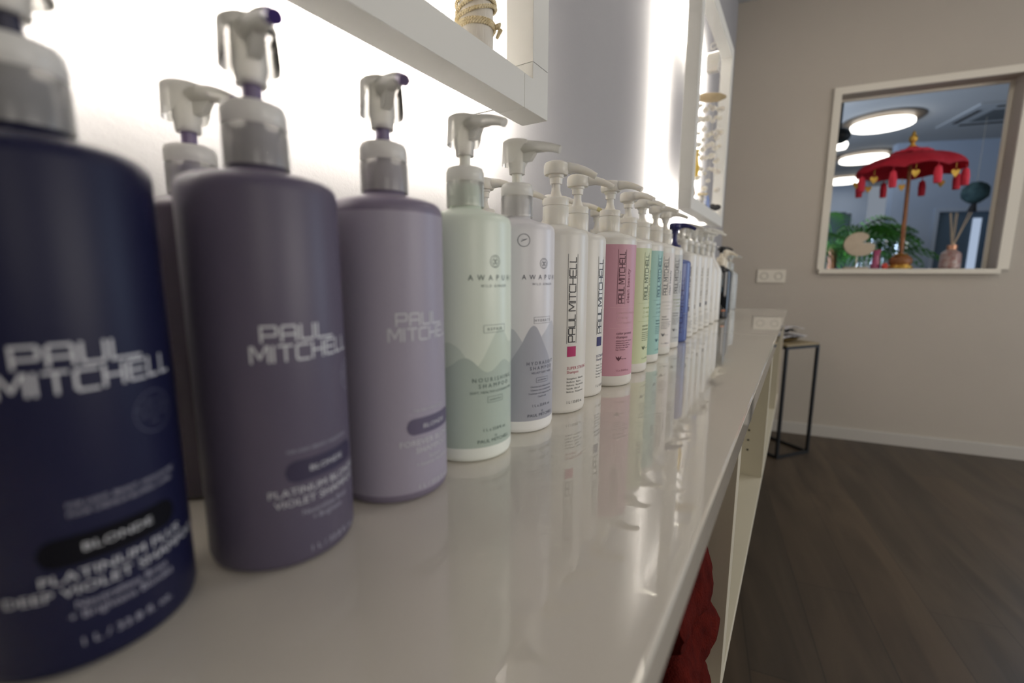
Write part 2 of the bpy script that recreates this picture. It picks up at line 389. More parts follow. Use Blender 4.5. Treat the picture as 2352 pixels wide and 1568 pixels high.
for z_ in (.797, .819): box(bm, -.3778, -.3332, 1.984, 2.023, CZ+z_-.0012, CZ+z_+.0012)
fin('white_block', bm, m_shell, mb)
def barpt(u):
    k = min(3, int(u*4)); f_ = u*4-k; return Vector(BAR[k]).lerp(Vector(BAR[k+1]), f_)
for si in range(7):
    p0 = barpt(.06+.14*si); zb_ = CZ+.335+.03*(si % 3)
    bm = bmesh.new(); tube(bm, [(p0.x, p0.y, p0.z-.012), (p0.x, p0.y+.003, zb_)], .0006, 5); fin('shell_string', bm, m_string, mb)
    n = 7
    for k in range(n):
        z = p0.z-.035-(p0.z-.035-zb_)*k/(n-1)+random.uniform(-.010, .010); s_ = random.uniform(.008, .014)
        bm = bmesh.new(); blob(bm, (p0.x+random.uniform(-.004, .004), p0.y+random.uniform(-.005, .005), z), s_, s_*.35, s_*.85, 12, 8)
        fin('shell', bm, m_shell, mb, True)
bm = bmesh.new(); zz = CZ+.405
tube(bm, [(-.362, 1.835, zz+.05), (-.362, 1.84, zz+.020), (-.362, 1.838, zz-.02), (-.362, 1.842, zz-.045)], [.007, .004, .011, .004], 8, flat=1.0)
fin('yellow_ornament', bm, m_yel, mb, True)
# things standing on the far frame's lower rail
zr = ZF0-.004+.0457
m_glass = mat('clear_glass', (1, 1, 1), .02, trans=1.0, ior=1.45)
m_peb = noisy(mat('beige_pebble', (.6, .52, .4), .6), 20, (.5, .42, .3), (.72, .65, .54))
m_blue = mat('blue_glass', (.15, .22, .45), .15)
bm = bmesh.new(); blob(bm, (-.369, 1.795, zr+.020), .018, .026, .020, 14, 10, jit=.04)
tag(fin('pebble', bm, m_peb, None, True), 'beige stone at the near end of the far frame rail', 'stone')
j = thing('glass_jar', 'small glass jar with shells and a rope collar in the far frame', 'jar', (-.370, 2.02, zr))
bm = bmesh.new(); lathe(bm, [(.0, .0), (.018, .0), (.019, .004), (.019, .055), (.0205, .062), (.019, .062), (.0175, .055), (.0172, .005), (0, .004)], 28); fin('jar', bm, m_glass, j, True)
bm = bmesh.new()
for k in range(14): blob(bm, (random.uniform(-.009, .009), random.uniform(-.009, .009), .010+.0028*k), .006, .006, .005, 8, 6)
fin('shells_in_jar', bm, m_shell, j, True)
bm = bmesh.new()
for z in (.046, .050): lathe(bm, [(.0193, z-.002), (.0215, z), (.0193, z+.002)], 24)
fin('rope_collar', bm, m_rope, j, True)
bm = bmesh.new(); lathe(bm, [(0, zr), (.011, zr), (.012, zr+.003), (.010, zr+.045), (.006, zr+.05), (.006, zr+.06), (0, zr+.06)], 20, -.368, 2.13)
tag(fin('blue_bottle', bm, m_blue, None, True), 'small blue glass bottle beside the jar in the far frame', 'bottle')
bm = bmesh.new(); tube(bm, [(-.365, 2.20, zr+.012), (-.364, 2.24, zr+.028), (-.360, 2.29, zr+.022), (-.358, 2.33, zr+.034)], [.008, .015, .010, .018], 10, flat=.8)
tag(fin('carved_fish', bm, m_dark, None, True), 'small dark fish-shaped ornament on the far frame rail', 'ornament')
bm = bmesh.new(); blob(bm, (-.358, 2.375, zr+.012), .009, .014, .012, 12, 8)
tag(fin('shell', bm, m_shell, None, True), 'white shell at the far end of the far frame rail', 'shell')
# ================================================================== BOTTLES
_tc = {}
def textpolys(s):
    """glyph outlines of a string as (verts, faces, width), cap height 1"""
    if s in _tc: return _tc[s]
    cu = bpy.data.curves.new('tmp', 'FONT'); cu.body = s; cu.resolution_u = 2
    o = bpy.data.objects.new('tmp', cu); C.objects.link(o)
    me = bpy.data.meshes.new_from_object(o)
    k = 1/.70
    vs = [(v.co.x*k, v.co.y*k) for v in me.vertices]; fs = [tuple(p.vertices) for p in me.polygons]
    wd = max([v[0] for v in vs] or [0])
    bpy.data.objects.remove(o); bpy.data.curves.remove(cu); bpy.data.meshes.remove(me)
    _tc[s] = (vs, fs, wd); return _tc[s]
OFF = .00022
def put(bm, R, phi0, z0, pts, faces, mi, vert=False):
    """map flat (u,v) metres on the cylinder; vert turns the line to read upwards"""
    vs = []
    for (u, v) in pts:
        if vert: a, z = phi0-v/R, z0+u
        else: a, z = phi0+u/R, z0+v
        vs.append(bm.verts.new(((R+OFF)*math.cos(a), (R+OFF)*math.sin(a), z)))
    for q in faces:
        try: fc = bm.faces.new([vs[i] for i in q]); fc.material_index = mi
        except ValueError: pass
def text(bm, R, s, phi, z, h, mi=1, align='l', w=1.0, vert=False, track=0.0):
    if track: s = (' ' if track < 1 else '  ').join(s)
    vs, fs, wd = textpolys(s)
    off = 0 if align == 'l' else -(wd*h*w)/2
    put(bm, R, math.radians(phi), z, [(x*h*w+off, y*h) for x, y in vs], fs, mi, vert)
def strip(bm, R, phi, z, u0, v0, u1, v1, th, mi, vert=False):
    d = Vector((u1-u0, v1-v0)); L = d.length; d.normalize(); n_ = Vector((-d.y, d.x))*th/2; e = d*th/2*.9
    k = max(1, int(L/.0025)); P = []
    for i in range(k+1):
        t = i/k; c = Vector((u0, v0))-e+(Vector((u1-u0, v1-v0))+2*e)*t
        P += [(c.x+n_.x, c.y+n_.y), (c.x-n_.x, c.y-n_.y)]
    put(bm, R, math.radians(phi), z, P, [(2*i, 2*i+1, 2*i+3, 2*i+2) for i in range(k)], mi, vert)
LET = {'P': [[(0, 0), (0, 1), (.9, 1), (1, .9), (1, .5), (.9, .4), (0, .4)]], 'A': [[(0, 0), (0, .85), (.12, 1), (.88, 1), (1, .85), (1, 0)], [(0, .42), (1, .42)]],
       'U': [[(0, 1), (0, .15), (.12, 0), (.88, 0), (1, .15), (1, 1)]], 'L': [[(0, 1), (0, 0), (.85, 0)]],
       'M': [[(0, 0), (0, 1), (.12, 1), (.5, .25), (.88, 1), (1, 1), (1, 0)]], 'I': [[(0, 0), (0, 1)]], 'T': [[(0, 1), (1, 1)], [(.5, 1), (.5, 0)]],
       'C': [[(1, 1), (.14, 1), (0, .86), (0, .14), (.14, 0), (1, 0)]], 'H': [[(0, 0), (0, 1)], [(1, 0), (1, 1)], [(0, .5), (1, .5)]],
       'E': [[(1, 1), (.14, 1), (0, .86), (0, .14), (.14, 0), (1, 0)], [(0, .5), (.9, .5)]]}
LW = {'I': .05, 'L': .8, 'M': 1.25}
def logo_line(bm, R, s, phi, z, u0, v0, h, w, gap, th, mi, vert=False, raise_=None):
    u = u0
    for i, ch in enumerate(s):
        if ch == ' ': u += gap*2; continue
        lw = w*LW.get(ch, 1.0); v = v0+(raise_[i]*h if raise_ else 0)
        for pl in LET[ch]:
            for a, b in zip(pl, pl[1:]): strip(bm, R, phi, z, u+a[0]*lw, v+a[1]*h, u+b[0]*lw, v+b[1]*h, th, mi, vert)
        u += lw+gap
    return u
def pill(bm, R, phi0, phi1, z, h, mi):
    """rounded bar between two angles, centre height z"""
    W = math.radians(phi1-phi0)*R; n = 40; P = []
    for i in range(n+1):
        u = W*i/n; d = min(u, W-u); r = h/2
        hh = r*math.sqrt(max(0, 1-(max(0, r-d)/r)**2))
        P += [(u, hh), (u, -hh)]
    put(bm, R+.00004, math.radians(phi0), z, P, [(2*i, 2*i+1, 2*i+3, 2*i+2) for i in range(n)], mi)
def ringp(bm, R, phi, z, r, th, mi):
    n = 28
    for k in range(n):
        a, b = 2*PI*k/n, 2*PI*(k+1)/n
        strip(bm, R, phi, z, r*math.cos(a), r*math.sin(a), r*math.cos(b), r*math.sin(b), th, mi)
def rectp(bm, R, phi, z, w_, h_, th, mi):
    for a in ((-1, -1, 1, -1), (1, -1, 1, 1), (1, 1, -1, 1), (-1, 1, -1, -1)):
        strip(bm, R, phi, z, a[0]*w_/2, a[1]*h_/2, a[2]*w_/2, a[3]*h_/2, th, mi)
def block(bm, R, phi, z, w_, h_, mi):
    n = max(1, int(w_/.002)); P = []
    for i in range(n+1): P += [(w_*i/n, h_), (w_*i/n, 0)]
    put(bm, R, math.radians(phi), z, P, [(2*i, 2*i+1, 2*i+3, 2*i+2) for i in range(n)], mi)
def body_profile(R, H, bands=None, neck=.0145):
    """cylindrical litre bottle: rounded foot, rounded shoulder, low dome"""
    p = [(0, .002), (R-.008, .001), (R-.004, .0), (R-.0012, .0018), (R, .006)]
    for b in (bands or []): p.append((R, b))
    p += [(R, H-.007), (R-.0006, H-.0035), (R-.0022, H-.0008), (R-.005, H+.0010), (R-.010, H+.0025), (R-.018, H+.0045), (neck+.002, H+.0070), (neck, H+.0085), (neck, H+.012)]
    return p
# pump kinds ------------------------------------------------------------
def pump(t, zc, kind, m_cap, m_head, ang, m_stem=None, m_neck=None, m_tip=None, seg=40, droop=1.0, L=.048, lift=0.0):
    """zc = height of the collar foot above the worktop; parts hang under the thing t"""
    m_stem = m_stem or m_head
    if kind == 'solid':      # opaque white pump with ribbed collar
        bm = bmesh.new(); R = .0158
        lathe(bm, [(0, zc), (R-.0004, zc), (R, zc+.001), (R, zc+.0215), (R-.0008, zc+.0222), (R-.0012, zc+.0225)], 72, ribs=(zc+.0005, zc+.0212, .00035))
        fin('collar', bm, m_cap, t, True, 50)
        bm = bmesh.new(); lathe(bm, [(R-.0016, zc+.0222), (R-.0003, zc+.0232), (R-.0002, zc+.030), (R-.0012, zc+.0318), (.009, zc+.0325), (.0078, zc+.034), (.0062, zc+.038), (.0054, zc+.041), (.0052, zc+.047)], seg)
        fin('locking_ring', bm, m_cap, t, True, 50)
        sz, hz0, hz1, hr, sock = zc+.040, zc+.058+lift, zc+.0752+lift, .0150, .0086
    else:                    # frosted see-through cap over the coloured neck
        bm = bmesh.new(); lathe(bm, [(0, zc-.002), (.0132, zc-.002), (.0132, zc+.004), (.0138, zc+.005), (.0132, zc+.006), (.0132, zc+.009), (.0138, zc+.010), (.0132, zc+.011), (.0132, zc+.0195), (.010, zc+.020), (0, zc+.020)], seg)
        fin('bottle_neck', bm, m_neck, t, True)
        bm = bmesh.new(); R = .0172
        lathe(bm, [(R-.0022, zc+.001), (R, zc), (R, zc+.020), (R-.0006, zc+.0218)], seg)
        for a_ in (0, PI/2, PI, 3*PI/2): box(bm, (R-.0005)*math.cos(a_+.5)-.0004, (R-.0005)*math.cos(a_+.5)+.0004, (R-.0005)*math.sin(a_+.5)-.0004, (R-.0005)*math.sin(a_+.5)+.0004, zc+.001, zc+.020)
        fin('collar', bm, m_cap, t, True, 50)
        bm = bmesh.new(); lathe(bm, [(R-.0006, zc+.0219), (R, zc+.0225), (R, zc+.0305), (R-.0012, zc+.0338), (R-.003, zc+.0346), (.0072, zc+.035), (.0070, zc+.031)], seg)
        fin('locking_ring', bm, m_ring if m_cap == m_frost else m_cap, t, True, 50)
        sz, hz0, hz1, hr, sock = zc+.018, zc+.0545+lift, zc+.0790+lift, .0150, .0094
    bm = bmesh.new(); lathe(bm, [(0, sz), (.0053, sz), (.0053, hz0-.006), (0, hz0-.006)], 24); fin('pump_stem', bm, m_stem, t, True)
    # actuator head with drooping spout, built along +X then turned
    bm = bmesh.new(); H = hz1-hz0
    if kind == 'clear':      # hood with a skirt that opens under the spout, socket inside
        lathe(bm, [(0, hz0-.0095), (sock-.0012, hz0-.0095), (sock-.0008, hz0-.0025), (sock, hz0), (sock-.0005, hz1-.004), (0, hz1-.004)], seg)
        lathe(bm, [(hr+.0002, hz1-.0045), (hr, hz1-.0022), (hr-.002, hz1-.0006), (0, hz1)], seg)
        top, bot = [], []
        for k in range(seg):
            a = 2*PI*k/seg; d_ = min(a, 2*PI-a); u = min(1, max(0, (d_-.55)/1.0)); u = u*u*(3-2*u)
            top.append(bm.verts.new(((hr+.0002)*math.cos(a), (hr+.0002)*math.sin(a), hz1-.0045)))
            bot.append(bm.verts.new(((hr+.0010)*math.cos(a), (hr+.0010)*math.sin(a), hz1-.0055-.0195*u)))
        for k in range(seg): bm.faces.new((top[k], top[(k+1) % seg], bot[(k+1) % seg], bot[k]))
    else: lathe(bm, [(0, hz0-.0095), (sock-.0012, hz0-.0095), (sock-.0008, hz0-.0025), (sock+.0004, hz0-.0018), (sock+.0008, hz0+.001),
               (hr-.0012, hz0+.0012), (hr, hz0+.0035), (hr, hz1-.0055), (hr-.0012, hz1-.0025), (hr-.005, hz1-.0006), (0, hz1)], seg)
    zt = hz1-.0075
    pts = [(.004, 0, zt), (.014, 0, zt-.0002), (.024, 0, zt-.0008), (.033, 0, zt-.0030*droop), (.041, 0, zt-.0062*droop), (L, 0, zt-.0102*droop)]
    tube(bm, pts, [.0072, .0070, .0060, .0052, .0045, .0040], 14, flat=[1.0, .95, .92, .9, .9, .95], mis=[0, 0, 0, 0, 1 if m_tip else 0, 1 if m_tip else 0])
    # web under the spout
    wp = [(.008, hz0+.002), (.0165, hz0+.003), (.022, zt-.006), (.030, zt-.0062), (.016, zt), (.008, zt)]
    a = [bm.verts.new((x, -.0032, z)) for x, z in wp]; b = [bm.verts.new((x, .0032, z)) for x, z in wp]
    bm.faces.new(a); bm.faces.new(b)
    for k in range(6): bm.faces.new((a[k], a[(k+1) % 6], b[(k+1) % 6], b[k]))
    bmesh.ops.rotate(bm, verts=bm.verts, cent=(0, 0, 0), matrix=Matrix.Rotation(math.radians(ang), 3, 'Z'))
    return fin('pump_head', bm, [m_head, m_tip] if m_tip else [m_head], t, True, 50)
# bottle materials ------------------------------------------------------
def plast(name, col, rough=.32, **k): return mat(name, col, rough, spec=.45, **k)
m_bwhite = plast('white_bottle_plastic', (.74, .725, .68), .33, sss=.15)
m_pwhite = plast('white_pump_plastic', (.74, .72, .66), .28, sss=.25)
def frosted(name, col, clear, tr):
    m = bpy.data.materials.new(name); m.use_nodes = True; nt = m.node_tree; nt.nodes.clear()
    d = nt.nodes.new('ShaderNodeBsdfDiffuse'); d.inputs[0].default_value = (*col, 1)
    t_ = nt.nodes.new('ShaderNodeBsdfTranslucent'); t_.inputs[0].default_value = (*col, 1)
    a = nt.nodes.new('ShaderNodeMixShader'); a.inputs[0].default_value = tr; nt.links.new(d.outputs[0], a.inputs[1]); nt.links.new(t_.outputs[0], a.inputs[2])
    c = nt.nodes.new('ShaderNodeBsdfTransparent'); c.inputs[0].default_value = (.97, .97, .95, 1)
    b_ = nt.nodes.new('ShaderNodeMixShader'); b_.inputs[0].default_value = clear; nt.links.new(a.outputs[0], b_.inputs[1]); nt.links.new(c.outputs[0], b_.inputs[2])
    g_ = nt.nodes.new('ShaderNodeBsdfGlossy'); g_.inputs['Roughness'].default_value = .18; fr = nt.nodes.new('ShaderNodeFresnel'); fr.inputs[0].default_value = 1.3
    e_ = nt.nodes.new('ShaderNodeMixShader'); nt.links.new(fr.outputs[0], e_.inputs[0]); nt.links.new(b_.outputs[0], e_.inputs[1]); nt.links.new(g_.outputs[0], e_.inputs[2])
    o = nt.nodes.new('ShaderNodeOutputMaterial'); nt.links.new(e_.outputs[0], o.inputs[0]); return m
m_frost = frosted('frosted_cap', (.95, .94, .90), .62, .4)
m_ring = frosted('frosted_ring', (.97, .96, .92), .10, .30)
m_frost2 = frosted('frosted_pump', (.97, .96, .91), .25, .45)
m_navy = plast('navy_plastic', (.008, .009, .036), .42); m_navy.node_tree.nodes['Principled BSDF'].inputs['Specular IOR Level'].default_value = .3
m_viol = plast('dark_violet_plastic', (.095, .082, .125), .42)
m_lil = plast('lilac_plastic', (.19, .165, .23), .40)
m_lil2 = plast('lilac_label', (.33, .305, .385), .42)
m_mint = plast('mint_plastic', (.56, .66, .58), .33)
m_gryb = plast('grey_lilac_plastic', (.56, .55, .58), .33)
m_liq = mat('violet_liquid', (.14, .11, .20), .3, sss=.1); m_liq2 = mat('deep_violet_liquid', (.04, .02, .14), .3)
m_liq1 = mat('navy_liquid', (.02, .02, .045), .3)
m_liqg = mat('pale_stem', (.72, .72, .66), .35, sss=.2)
def ink(n, c): return mat(n, c, .5)
i_white = ink('silver_white_print', (.55, .56, .60)); i_pale = ink('pale_print', (.36, .36, .44)); i_dim = ink('dim_print', (.09, .095, .15))
i_black = ink('black_print', (.015, .015, .02)); i_mag = ink('magenta_print', (.42, .015, .12)); i_red = ink('red_print', (.42, .03, .08))
i_navy = ink('navy_print', (.02, .015, .10)); i_grey = ink('grey_print', (.13, .13, .14)); i_teal = ink('grey_green_print', (.10, .15, .135)); i_slate = ink('slate_print', (.07, .075, .11))
i_pill1 = mat('black_pill', (.003, .003, .006), .7, spec=.15); i_pill2 = ink('violet_pill', (.03, .024, .06)); i_pill3 = ink('lilac_pill', (.105, .09, .155))
def mountains(name, base, mid, dark, foot, seed):
    m = plast(name, base); b = m.node_tree.nodes['Principled BSDF']
    tc = N(m, 'ShaderNodeTexCoord'); sp = N(m, 'ShaderNodeSeparateXYZ'); lk(m, tc.outputs['Object'], sp.inputs[0])
    at = N(m, 'ShaderNodeMath'); at.operation = 'ARCTAN2'; lk(m, sp.outputs['Y'], at.inputs[0]); lk(m, sp.outputs['X'], at.inputs[1])
    def ridge(off, sc, amp, level, hh):
        n = N(m, 'ShaderNodeTexNoise'); n.noise_dimensions = '1D'; n.inputs['Scale'].default_value = sc; n.inputs['Detail'].default_value = 0
        ad = N(m, 'ShaderNodeMath'); ad.operation = 'ADD'; ad.inputs[1].default_value = off; lk(m, at.outputs[0], ad.inputs[0]); lk(m, ad.outputs[0], n.inputs['W'])
        mu = N(m, 'ShaderNodeMath'); mu.operation = 'MULTIPLY_ADD'; lk(m, n.outputs[0], mu.inputs[0]); mu.inputs[1].default_value = amp; mu.inputs[2].default_value = level-amp/2
        lt = N(m, 'ShaderNodeMath'); lt.operation = 'LESS_THAN'; lk(m, sp.outputs['Z'], lt.inputs[0]); lk(m, mu.outputs[0], lt.inputs[1]); return lt
    r1_ = ridge(seed, 1.3, .075, .108, 0); r2_ = ridge(seed+9, 1.15, .060, .090, 0)
    ft = N(m, 'ShaderNodeMath'); ft.operation = 'LESS_THAN'; ft.inputs[1].default_value = .0138; lk(m, sp.outputs['Z'], ft.inputs[0])
    prev = None; col = (*base, 1)
    for msk, c in ((r1_, mid), (r2_, dark), (ft, foot)):
        mx = N(m, 'ShaderNodeMix'); mx.data_type = 'RGBA'; lk(m, msk.outputs[0], mx.inputs[0])
        if prev: lk(m, prev.outputs[2], mx.inputs[6])
        else: mx.inputs[6].default_value = col
        mx.inputs[7].default_value = (*c, 1); prev = mx
    lk(m, prev.outputs[2], b.inputs['Base Color']); return m
m_mint_l = mountains('mint_mountain_print', (.74, .82, .72), (.60, .69, .60), (.47, .56, .50), (.86, .90, .84), .4)
m_grey_l = mountains('lilac_mountain_print', (.74, .73, .76), (.54, .55, .60), (.40, .41, .47), (.86, .86, .85), 3.3)
ROW = 'pump bottles lined up along the front of the worktop'; BACK = 'pump bottles in the rear row against the wall'
def bottle(x, y, label, group=ROW):
    return thing('pump_bottle', label, 'bottle', (x, y, CT+.0002), 0, group)
def stacked_logo(bm, R, phi_left, mi):
    logo_line(bm, R, 'PAUL', phi_left+7.5, .1337, 0, 0, .0080, .0074, .0024, .00125, mi)
    # long foot of the final L
    strip(bm, R, phi_left+7.5, .1337, .0340, 0, .0405, 0, .00125, mi)
    logo_line(bm, R, 'MITCHELL', phi_left, .1227, 0, 0, .0083, .0067, .0023, .00125, mi, raise_=[0, 0, 0, 0, .03, .06, .08, .08])
def side_logo(bm, R, phi, z, mi, total=.103, lines=False, w=1.0):
    """PAUL MITCHELL reading upwards; phi is the left edge of the block"""
    h = .0090*w
    n0 = sum(LW.get(c, 1.0) for c in 'PAULMITCHELL'); gap = .0016
    wl = (total-gap*10-gap*2-.004)/n0
    a = phi+math.degrees(h/R)+2.0
    u = logo_line(bm, R, 'PAUL', a, z, 0, 0, h, wl, gap, .00125, mi, True)
    logo_line(bm, R, 'MITCHELL', a, z, u+.0025, 0, h, wl, gap, .00125, mi, True)
    if lines:
        for d in (-.0022, h+.0022): strip(bm, R, a, z, -.0015, d, total, d, .0005, mi, True)
        
def ln(bm, R, s, phi, z, h, mi, w=1.0): text(bm, R, s, phi, z, h, mi, 'l', w)
def body(t, R, H, mats, prints=None, bands=None, mis=None, seg=96):
    bm = bmesh.new(); lathe(bm, body_profile(R, H, bands), seg, mis=mis)
    # keep lathe normals tidy, then add the printing
    bmesh.ops.recalc_face_normals(bm, faces=bm.faces)
    if prints: prints(bm, R)
    me = bpy.data.meshes.new('body')
    for fc in bm.faces: fc.smooth = True
    bm.to_mesh(me); bm.free()
    return link('body', me, mats, t)
H0 = .2204
# ---- B1 navy
def pr1(bm, R):
    p = -36
    stacked_logo(bm, R, p, 1)
    ringp(bm, R, p+68, .1065, .0096, .0004, 2)
    for k, s in enumerate(('colour care', 'free from sulfates', 'keratin protein', 'vegan')): text(bm, R, s, p+68, .1110-.0033*k, .0017, 2, 'c')
    ln(bm, R, 'FOR LIGHT, BRIGHT, HIGHLIGHTED', p+19, .0745, .0021, 3, .9)
    ln(bm, R, 'POUR CHEVEUX BLONDS, CLAIRS', p+19, .0707, .0021, 3, .9)
    pill(bm, R, p+4, p+74, .0560, .0130, 4)
    text(bm, R+.00012, 'BLONDE', p+40, .0547, .0034, 1, 'c', 1.35)
    text(bm, R, 'PLATINUM PLUS', p+40, .0430, .0042, 1, 'c', 1.25)
    text(bm, R, 'DEEP VIOLET SHAMPOO', p+40, .0365, .0042, 1, 'c', 1.2)
    text(bm, R, 'Neutralizes Brass', p+40, .0300, .0034, 3, 'c'); text(bm, R, '+ Brightens Blondes', p+40, .0252, .0034, 3, 'c')
    text(bm, R, '1 L / 33.8 fl. oz.', p+40, .0125, .0036, 3, 'c', 1.1)
t = bottle(-.2854, .0583, 'navy blue pump bottle at the front of the row, nearest the viewer')
body(t, .042, H0, [m_navy, i_white, i_dim, i_pale, i_pill1], pr1)
pump(t, .2295, 'clear', m_frost, m_frost2, -35, m_liq1, m_navy)
# ---- B2 dark violet
def pr2(bm, R):
    p = -43
    stacked_logo(bm, R, p, 1)
    ringp(bm, R, p+68+19, .1065, .0096, .0004, 2)
    for k, s in enumerate(('colour care', 'free from sulfates', 'keratin protein', 'vegan')): text(bm, R, s, p+87, .1110-.0033*k, .0017, 2, 'c')
    ln(bm, R, 'FOR LIGHT, BRIGHT, HIGHLIGHTED', p+18, .0697, .0020, 2, .9)
    pill(bm, R, p+16, p+84, .0585, .0128, 3)
    text(bm, R+.00012, 'BLONDE', p+50, .0570, .0032, 1, 'c', 1.35)
    text(bm, R, 'PLATINUM BLONDE', p+45, .0450, .0042, 1, 'c', 1.15); text(bm, R, 'VIOLET SHAMPOO', p+46, .0385, .0042, 1, 'c', 1.15)
    text(bm, R, 'Neutralizes Brass', p+48, .0315, .0032, 2, 'c'); text(bm, R, '+ Brightens', p+48, .0268, .0032, 2, 'c')
    text(bm, R, '1 L / 33.8 fl. oz.', p+54, .0075, .0036, 2, 'c', 1.1)
t = bottle(-.2720, .1506, 'dark violet pump bottle second in the row, beside the navy one')
body(t, .042, H0, [m_viol, i_white, i_pale, i_pill2], pr2)
pump(t, .2295, 'clear', m_frost, m_frost2, -14, m_liq, m_viol, m_liq2, droop=.8)
# ---- B3 lilac
def pr3(bm, R):
    p = -44
    stacked_logo(bm, R, p, 1)
    ln(bm, R, 'FOR HEALTHIER BLONDE', p+21, .0690, .0020, 1, .95)
    pill(bm, R, p+14, p+82, .0580, .0125, 2)
    text(bm, R+.00012, 'BLONDE', p+48, .0560, .0032, 1, 'c', 1.35)
    text(bm, R, 'FOREVER BLONDE', p+45, .0437, .0042, 1, 'c', 1.15); text(bm, R, 'SHAMPOO', p+45, .0375, .0042, 1, 'c', 1.15)
    text(bm, R, 'Repairs', p+47, .0312, .0030, 1, 'c'); text(bm, R, '+ Intense Hydration', p+47, .0268, .0030, 1, 'c')
    text(bm, R, '1 L / 33.8 fl. oz.', p+48, .0090, .0036, 1, 'c', 1.1)
t = bottle(-.2697, .2441, 'lilac pump bottle with a paler label, third in the row')
body(t, .042, H0, [m_lil, i_white, i_pill3, m_lil2], pr3, bands=(.0072, .0073, .2120, .2121), mis=[0, 0, 0, 0, 0, 0, 3, 0]+[0]*12)
pump(t, .2295, 'clear', m_frost, m_frost2, -24, m_liq, m_lil, m_liq, droop=.8)
# ---- B4 mint, B5 grey: printed with hills
def awap(bm, R, kind):
    p = -15; k1 = 1
    ringp(bm, R, p, .1803, .0052, .00045, k1)
    for dx in (-.0016, .0016): ringp(bm, R, p+math.degrees(dx/R), .1800, .0019, .0003, k1)
    ringp(bm, R, p, .1826, .0019, .0003, k1); ringp(bm, R, p, .1775, .0019, .0003, k1)
    text(bm, R, 'AWAPUHI', p, .1640, .0048, k1, 'c', .95, track=1); text(bm, R, 'WILD GINGER', p, .1582, .0022, k1, 'c', 1.0, track=.5)
    rectp(bm, R, p, .1218, .0240, .0066, .0003, k1); text(bm, R, 'REPAIR' if kind == 4 else 'HYDRATE', p, .1203, .0026, k1, 'c', 1.0, track=.5)
    if kind == 4:
        text(bm, R, 'NOURISHING', p, .0745, .0038, k1, 'c', 1.0, track=.5); text(bm, R, 'SHAMPOO', p, .0690, .0038, k1, 'c', 1.0, track=.5); text(bm, R, 'SOFT, HEALTHY-LOOKING HAIR', p, .0640, .0021, k1, 'c', 1.15)
    else:
        text(bm, R, 'HYDRASOFT', p, .0745, .0036, k1, 'c', 1.0, track=.5); text(bm, R, 'SHAMPOO', p, .0692, .0036, k1, 'c', 1.0, track=.5); text(bm, R, 'VELVET SOFT HAIR', p, .0648, .0021, k1, 'c', 1.15)
        for q, s in enumerate(('Cleanses and softens dry hair.', 'Cheveux secs et deshydrates.', 'Trockenes und strapaziertes Haar.', 'Capelli aridi.')): text(bm, R, s, p, .0500-.0037*q, .0018, k1, 'c')
    rectp(bm, R, p, .0578, .0170, .0052, .0003, k1); text(bm, R, 'paraben free', p, .0570, .0018, k1, 'c')
    text(bm, R, '1 L e 33.8 fl. oz.', p, .0285, .0030, k1, 'c'); ringp(bm, R, p, .0232, .0010, .0003, k1)
    text(bm, R, 'PAUL MITCHELL', p, .0178, .0032, k1, 'c', 1.15)
t = bottle(-.2657, .3361, 'mint green pump bottle printed with hills, fourth in the row')
body(t, .042, H0, [m_mint_l, i_teal], lambda bm, R: awap(bm, R, 4))
pump(t, .2295, 'clear', m_frost, m_frost2, -8, m_liqg, m_mint, droop=.7)
def awap5(bm, R):
    awap(bm, R, 5); ringp(bm, R, -48, .2030, .0062, .0005, 1); strip(bm, R, -48, .2030, -.0025, -.001, .003, .0015, .0006, 1); text(bm, R, 'vegan', -48, .2032, .0014, 1, 'c')
t = bottle(-.2653, .4248, 'pale grey-lilac pump bottle printed with hills, fifth in the row')
body(t, .0412, H0, [m_grey_l, i_slate], awap5)
pump(t, .2295, 'clear', m_frost, m_frost2, 8, m_liqg, m_gryb, droop=.6)
# ---- B6, B7 white with vertical lettering
def white_print(phi, sq, line1, line2, words):
    def pr(bm, R):
        side_logo(bm, R, phi, .0890, 1, .1035, True)
        block(bm, R, phi, .0712, .0125, .0125, 2)
        ln(bm, R, line1, phi, .0553, .0036, 3, 1.0); ln(bm, R, line2, phi, .0505, .0034, 3, 1.0)
        for k, s in enumerate(words): ln(bm, R, s, phi, .0430-.0041*k, .0022, 1, 1.0)
        ln(bm, R, '1 L / 33.8 fl. oz.', phi, .0130, .0034, 1, .9)
    return pr
WORDS = ('Strengthens   Rebuilds', 'Renforce   Repare', 'Refuerza   Reconstruye', 'Staerkt   Baut auf', 'Rinforza   Ricostruisce')
WORDS2 = ('Thicker   Fuller', 'Volume   Corps', 'Tiene mas cuerpo', 'Kraeftigt   Fuellt', 'Da corpo')
t = bottle(-.2605, .5068, 'white pump bottle with a magenta square, sixth in the row')
body(t, .0405, H0, [m_bwhite, i_black, i_mag, i_red], white_print(-39, 2, 'SUPER STRONG', 'Shampoo', WORDS))
pump(t, .2285, 'solid', m_pwhite, m_pwhite, 30)
t = bottle(-.2690, .5884, 'white pump bottle with a dark blue square, seventh in the row')
body(t, .0405, H0, [m_bwhite, i_black, i_navy, i_navy], white_print(-16.5, 2, 'EXTRA BODY', 'Shampoo', WORDS2))
pump(t, .2285, 'solid', m_pwhite, m_pwhite, 26)
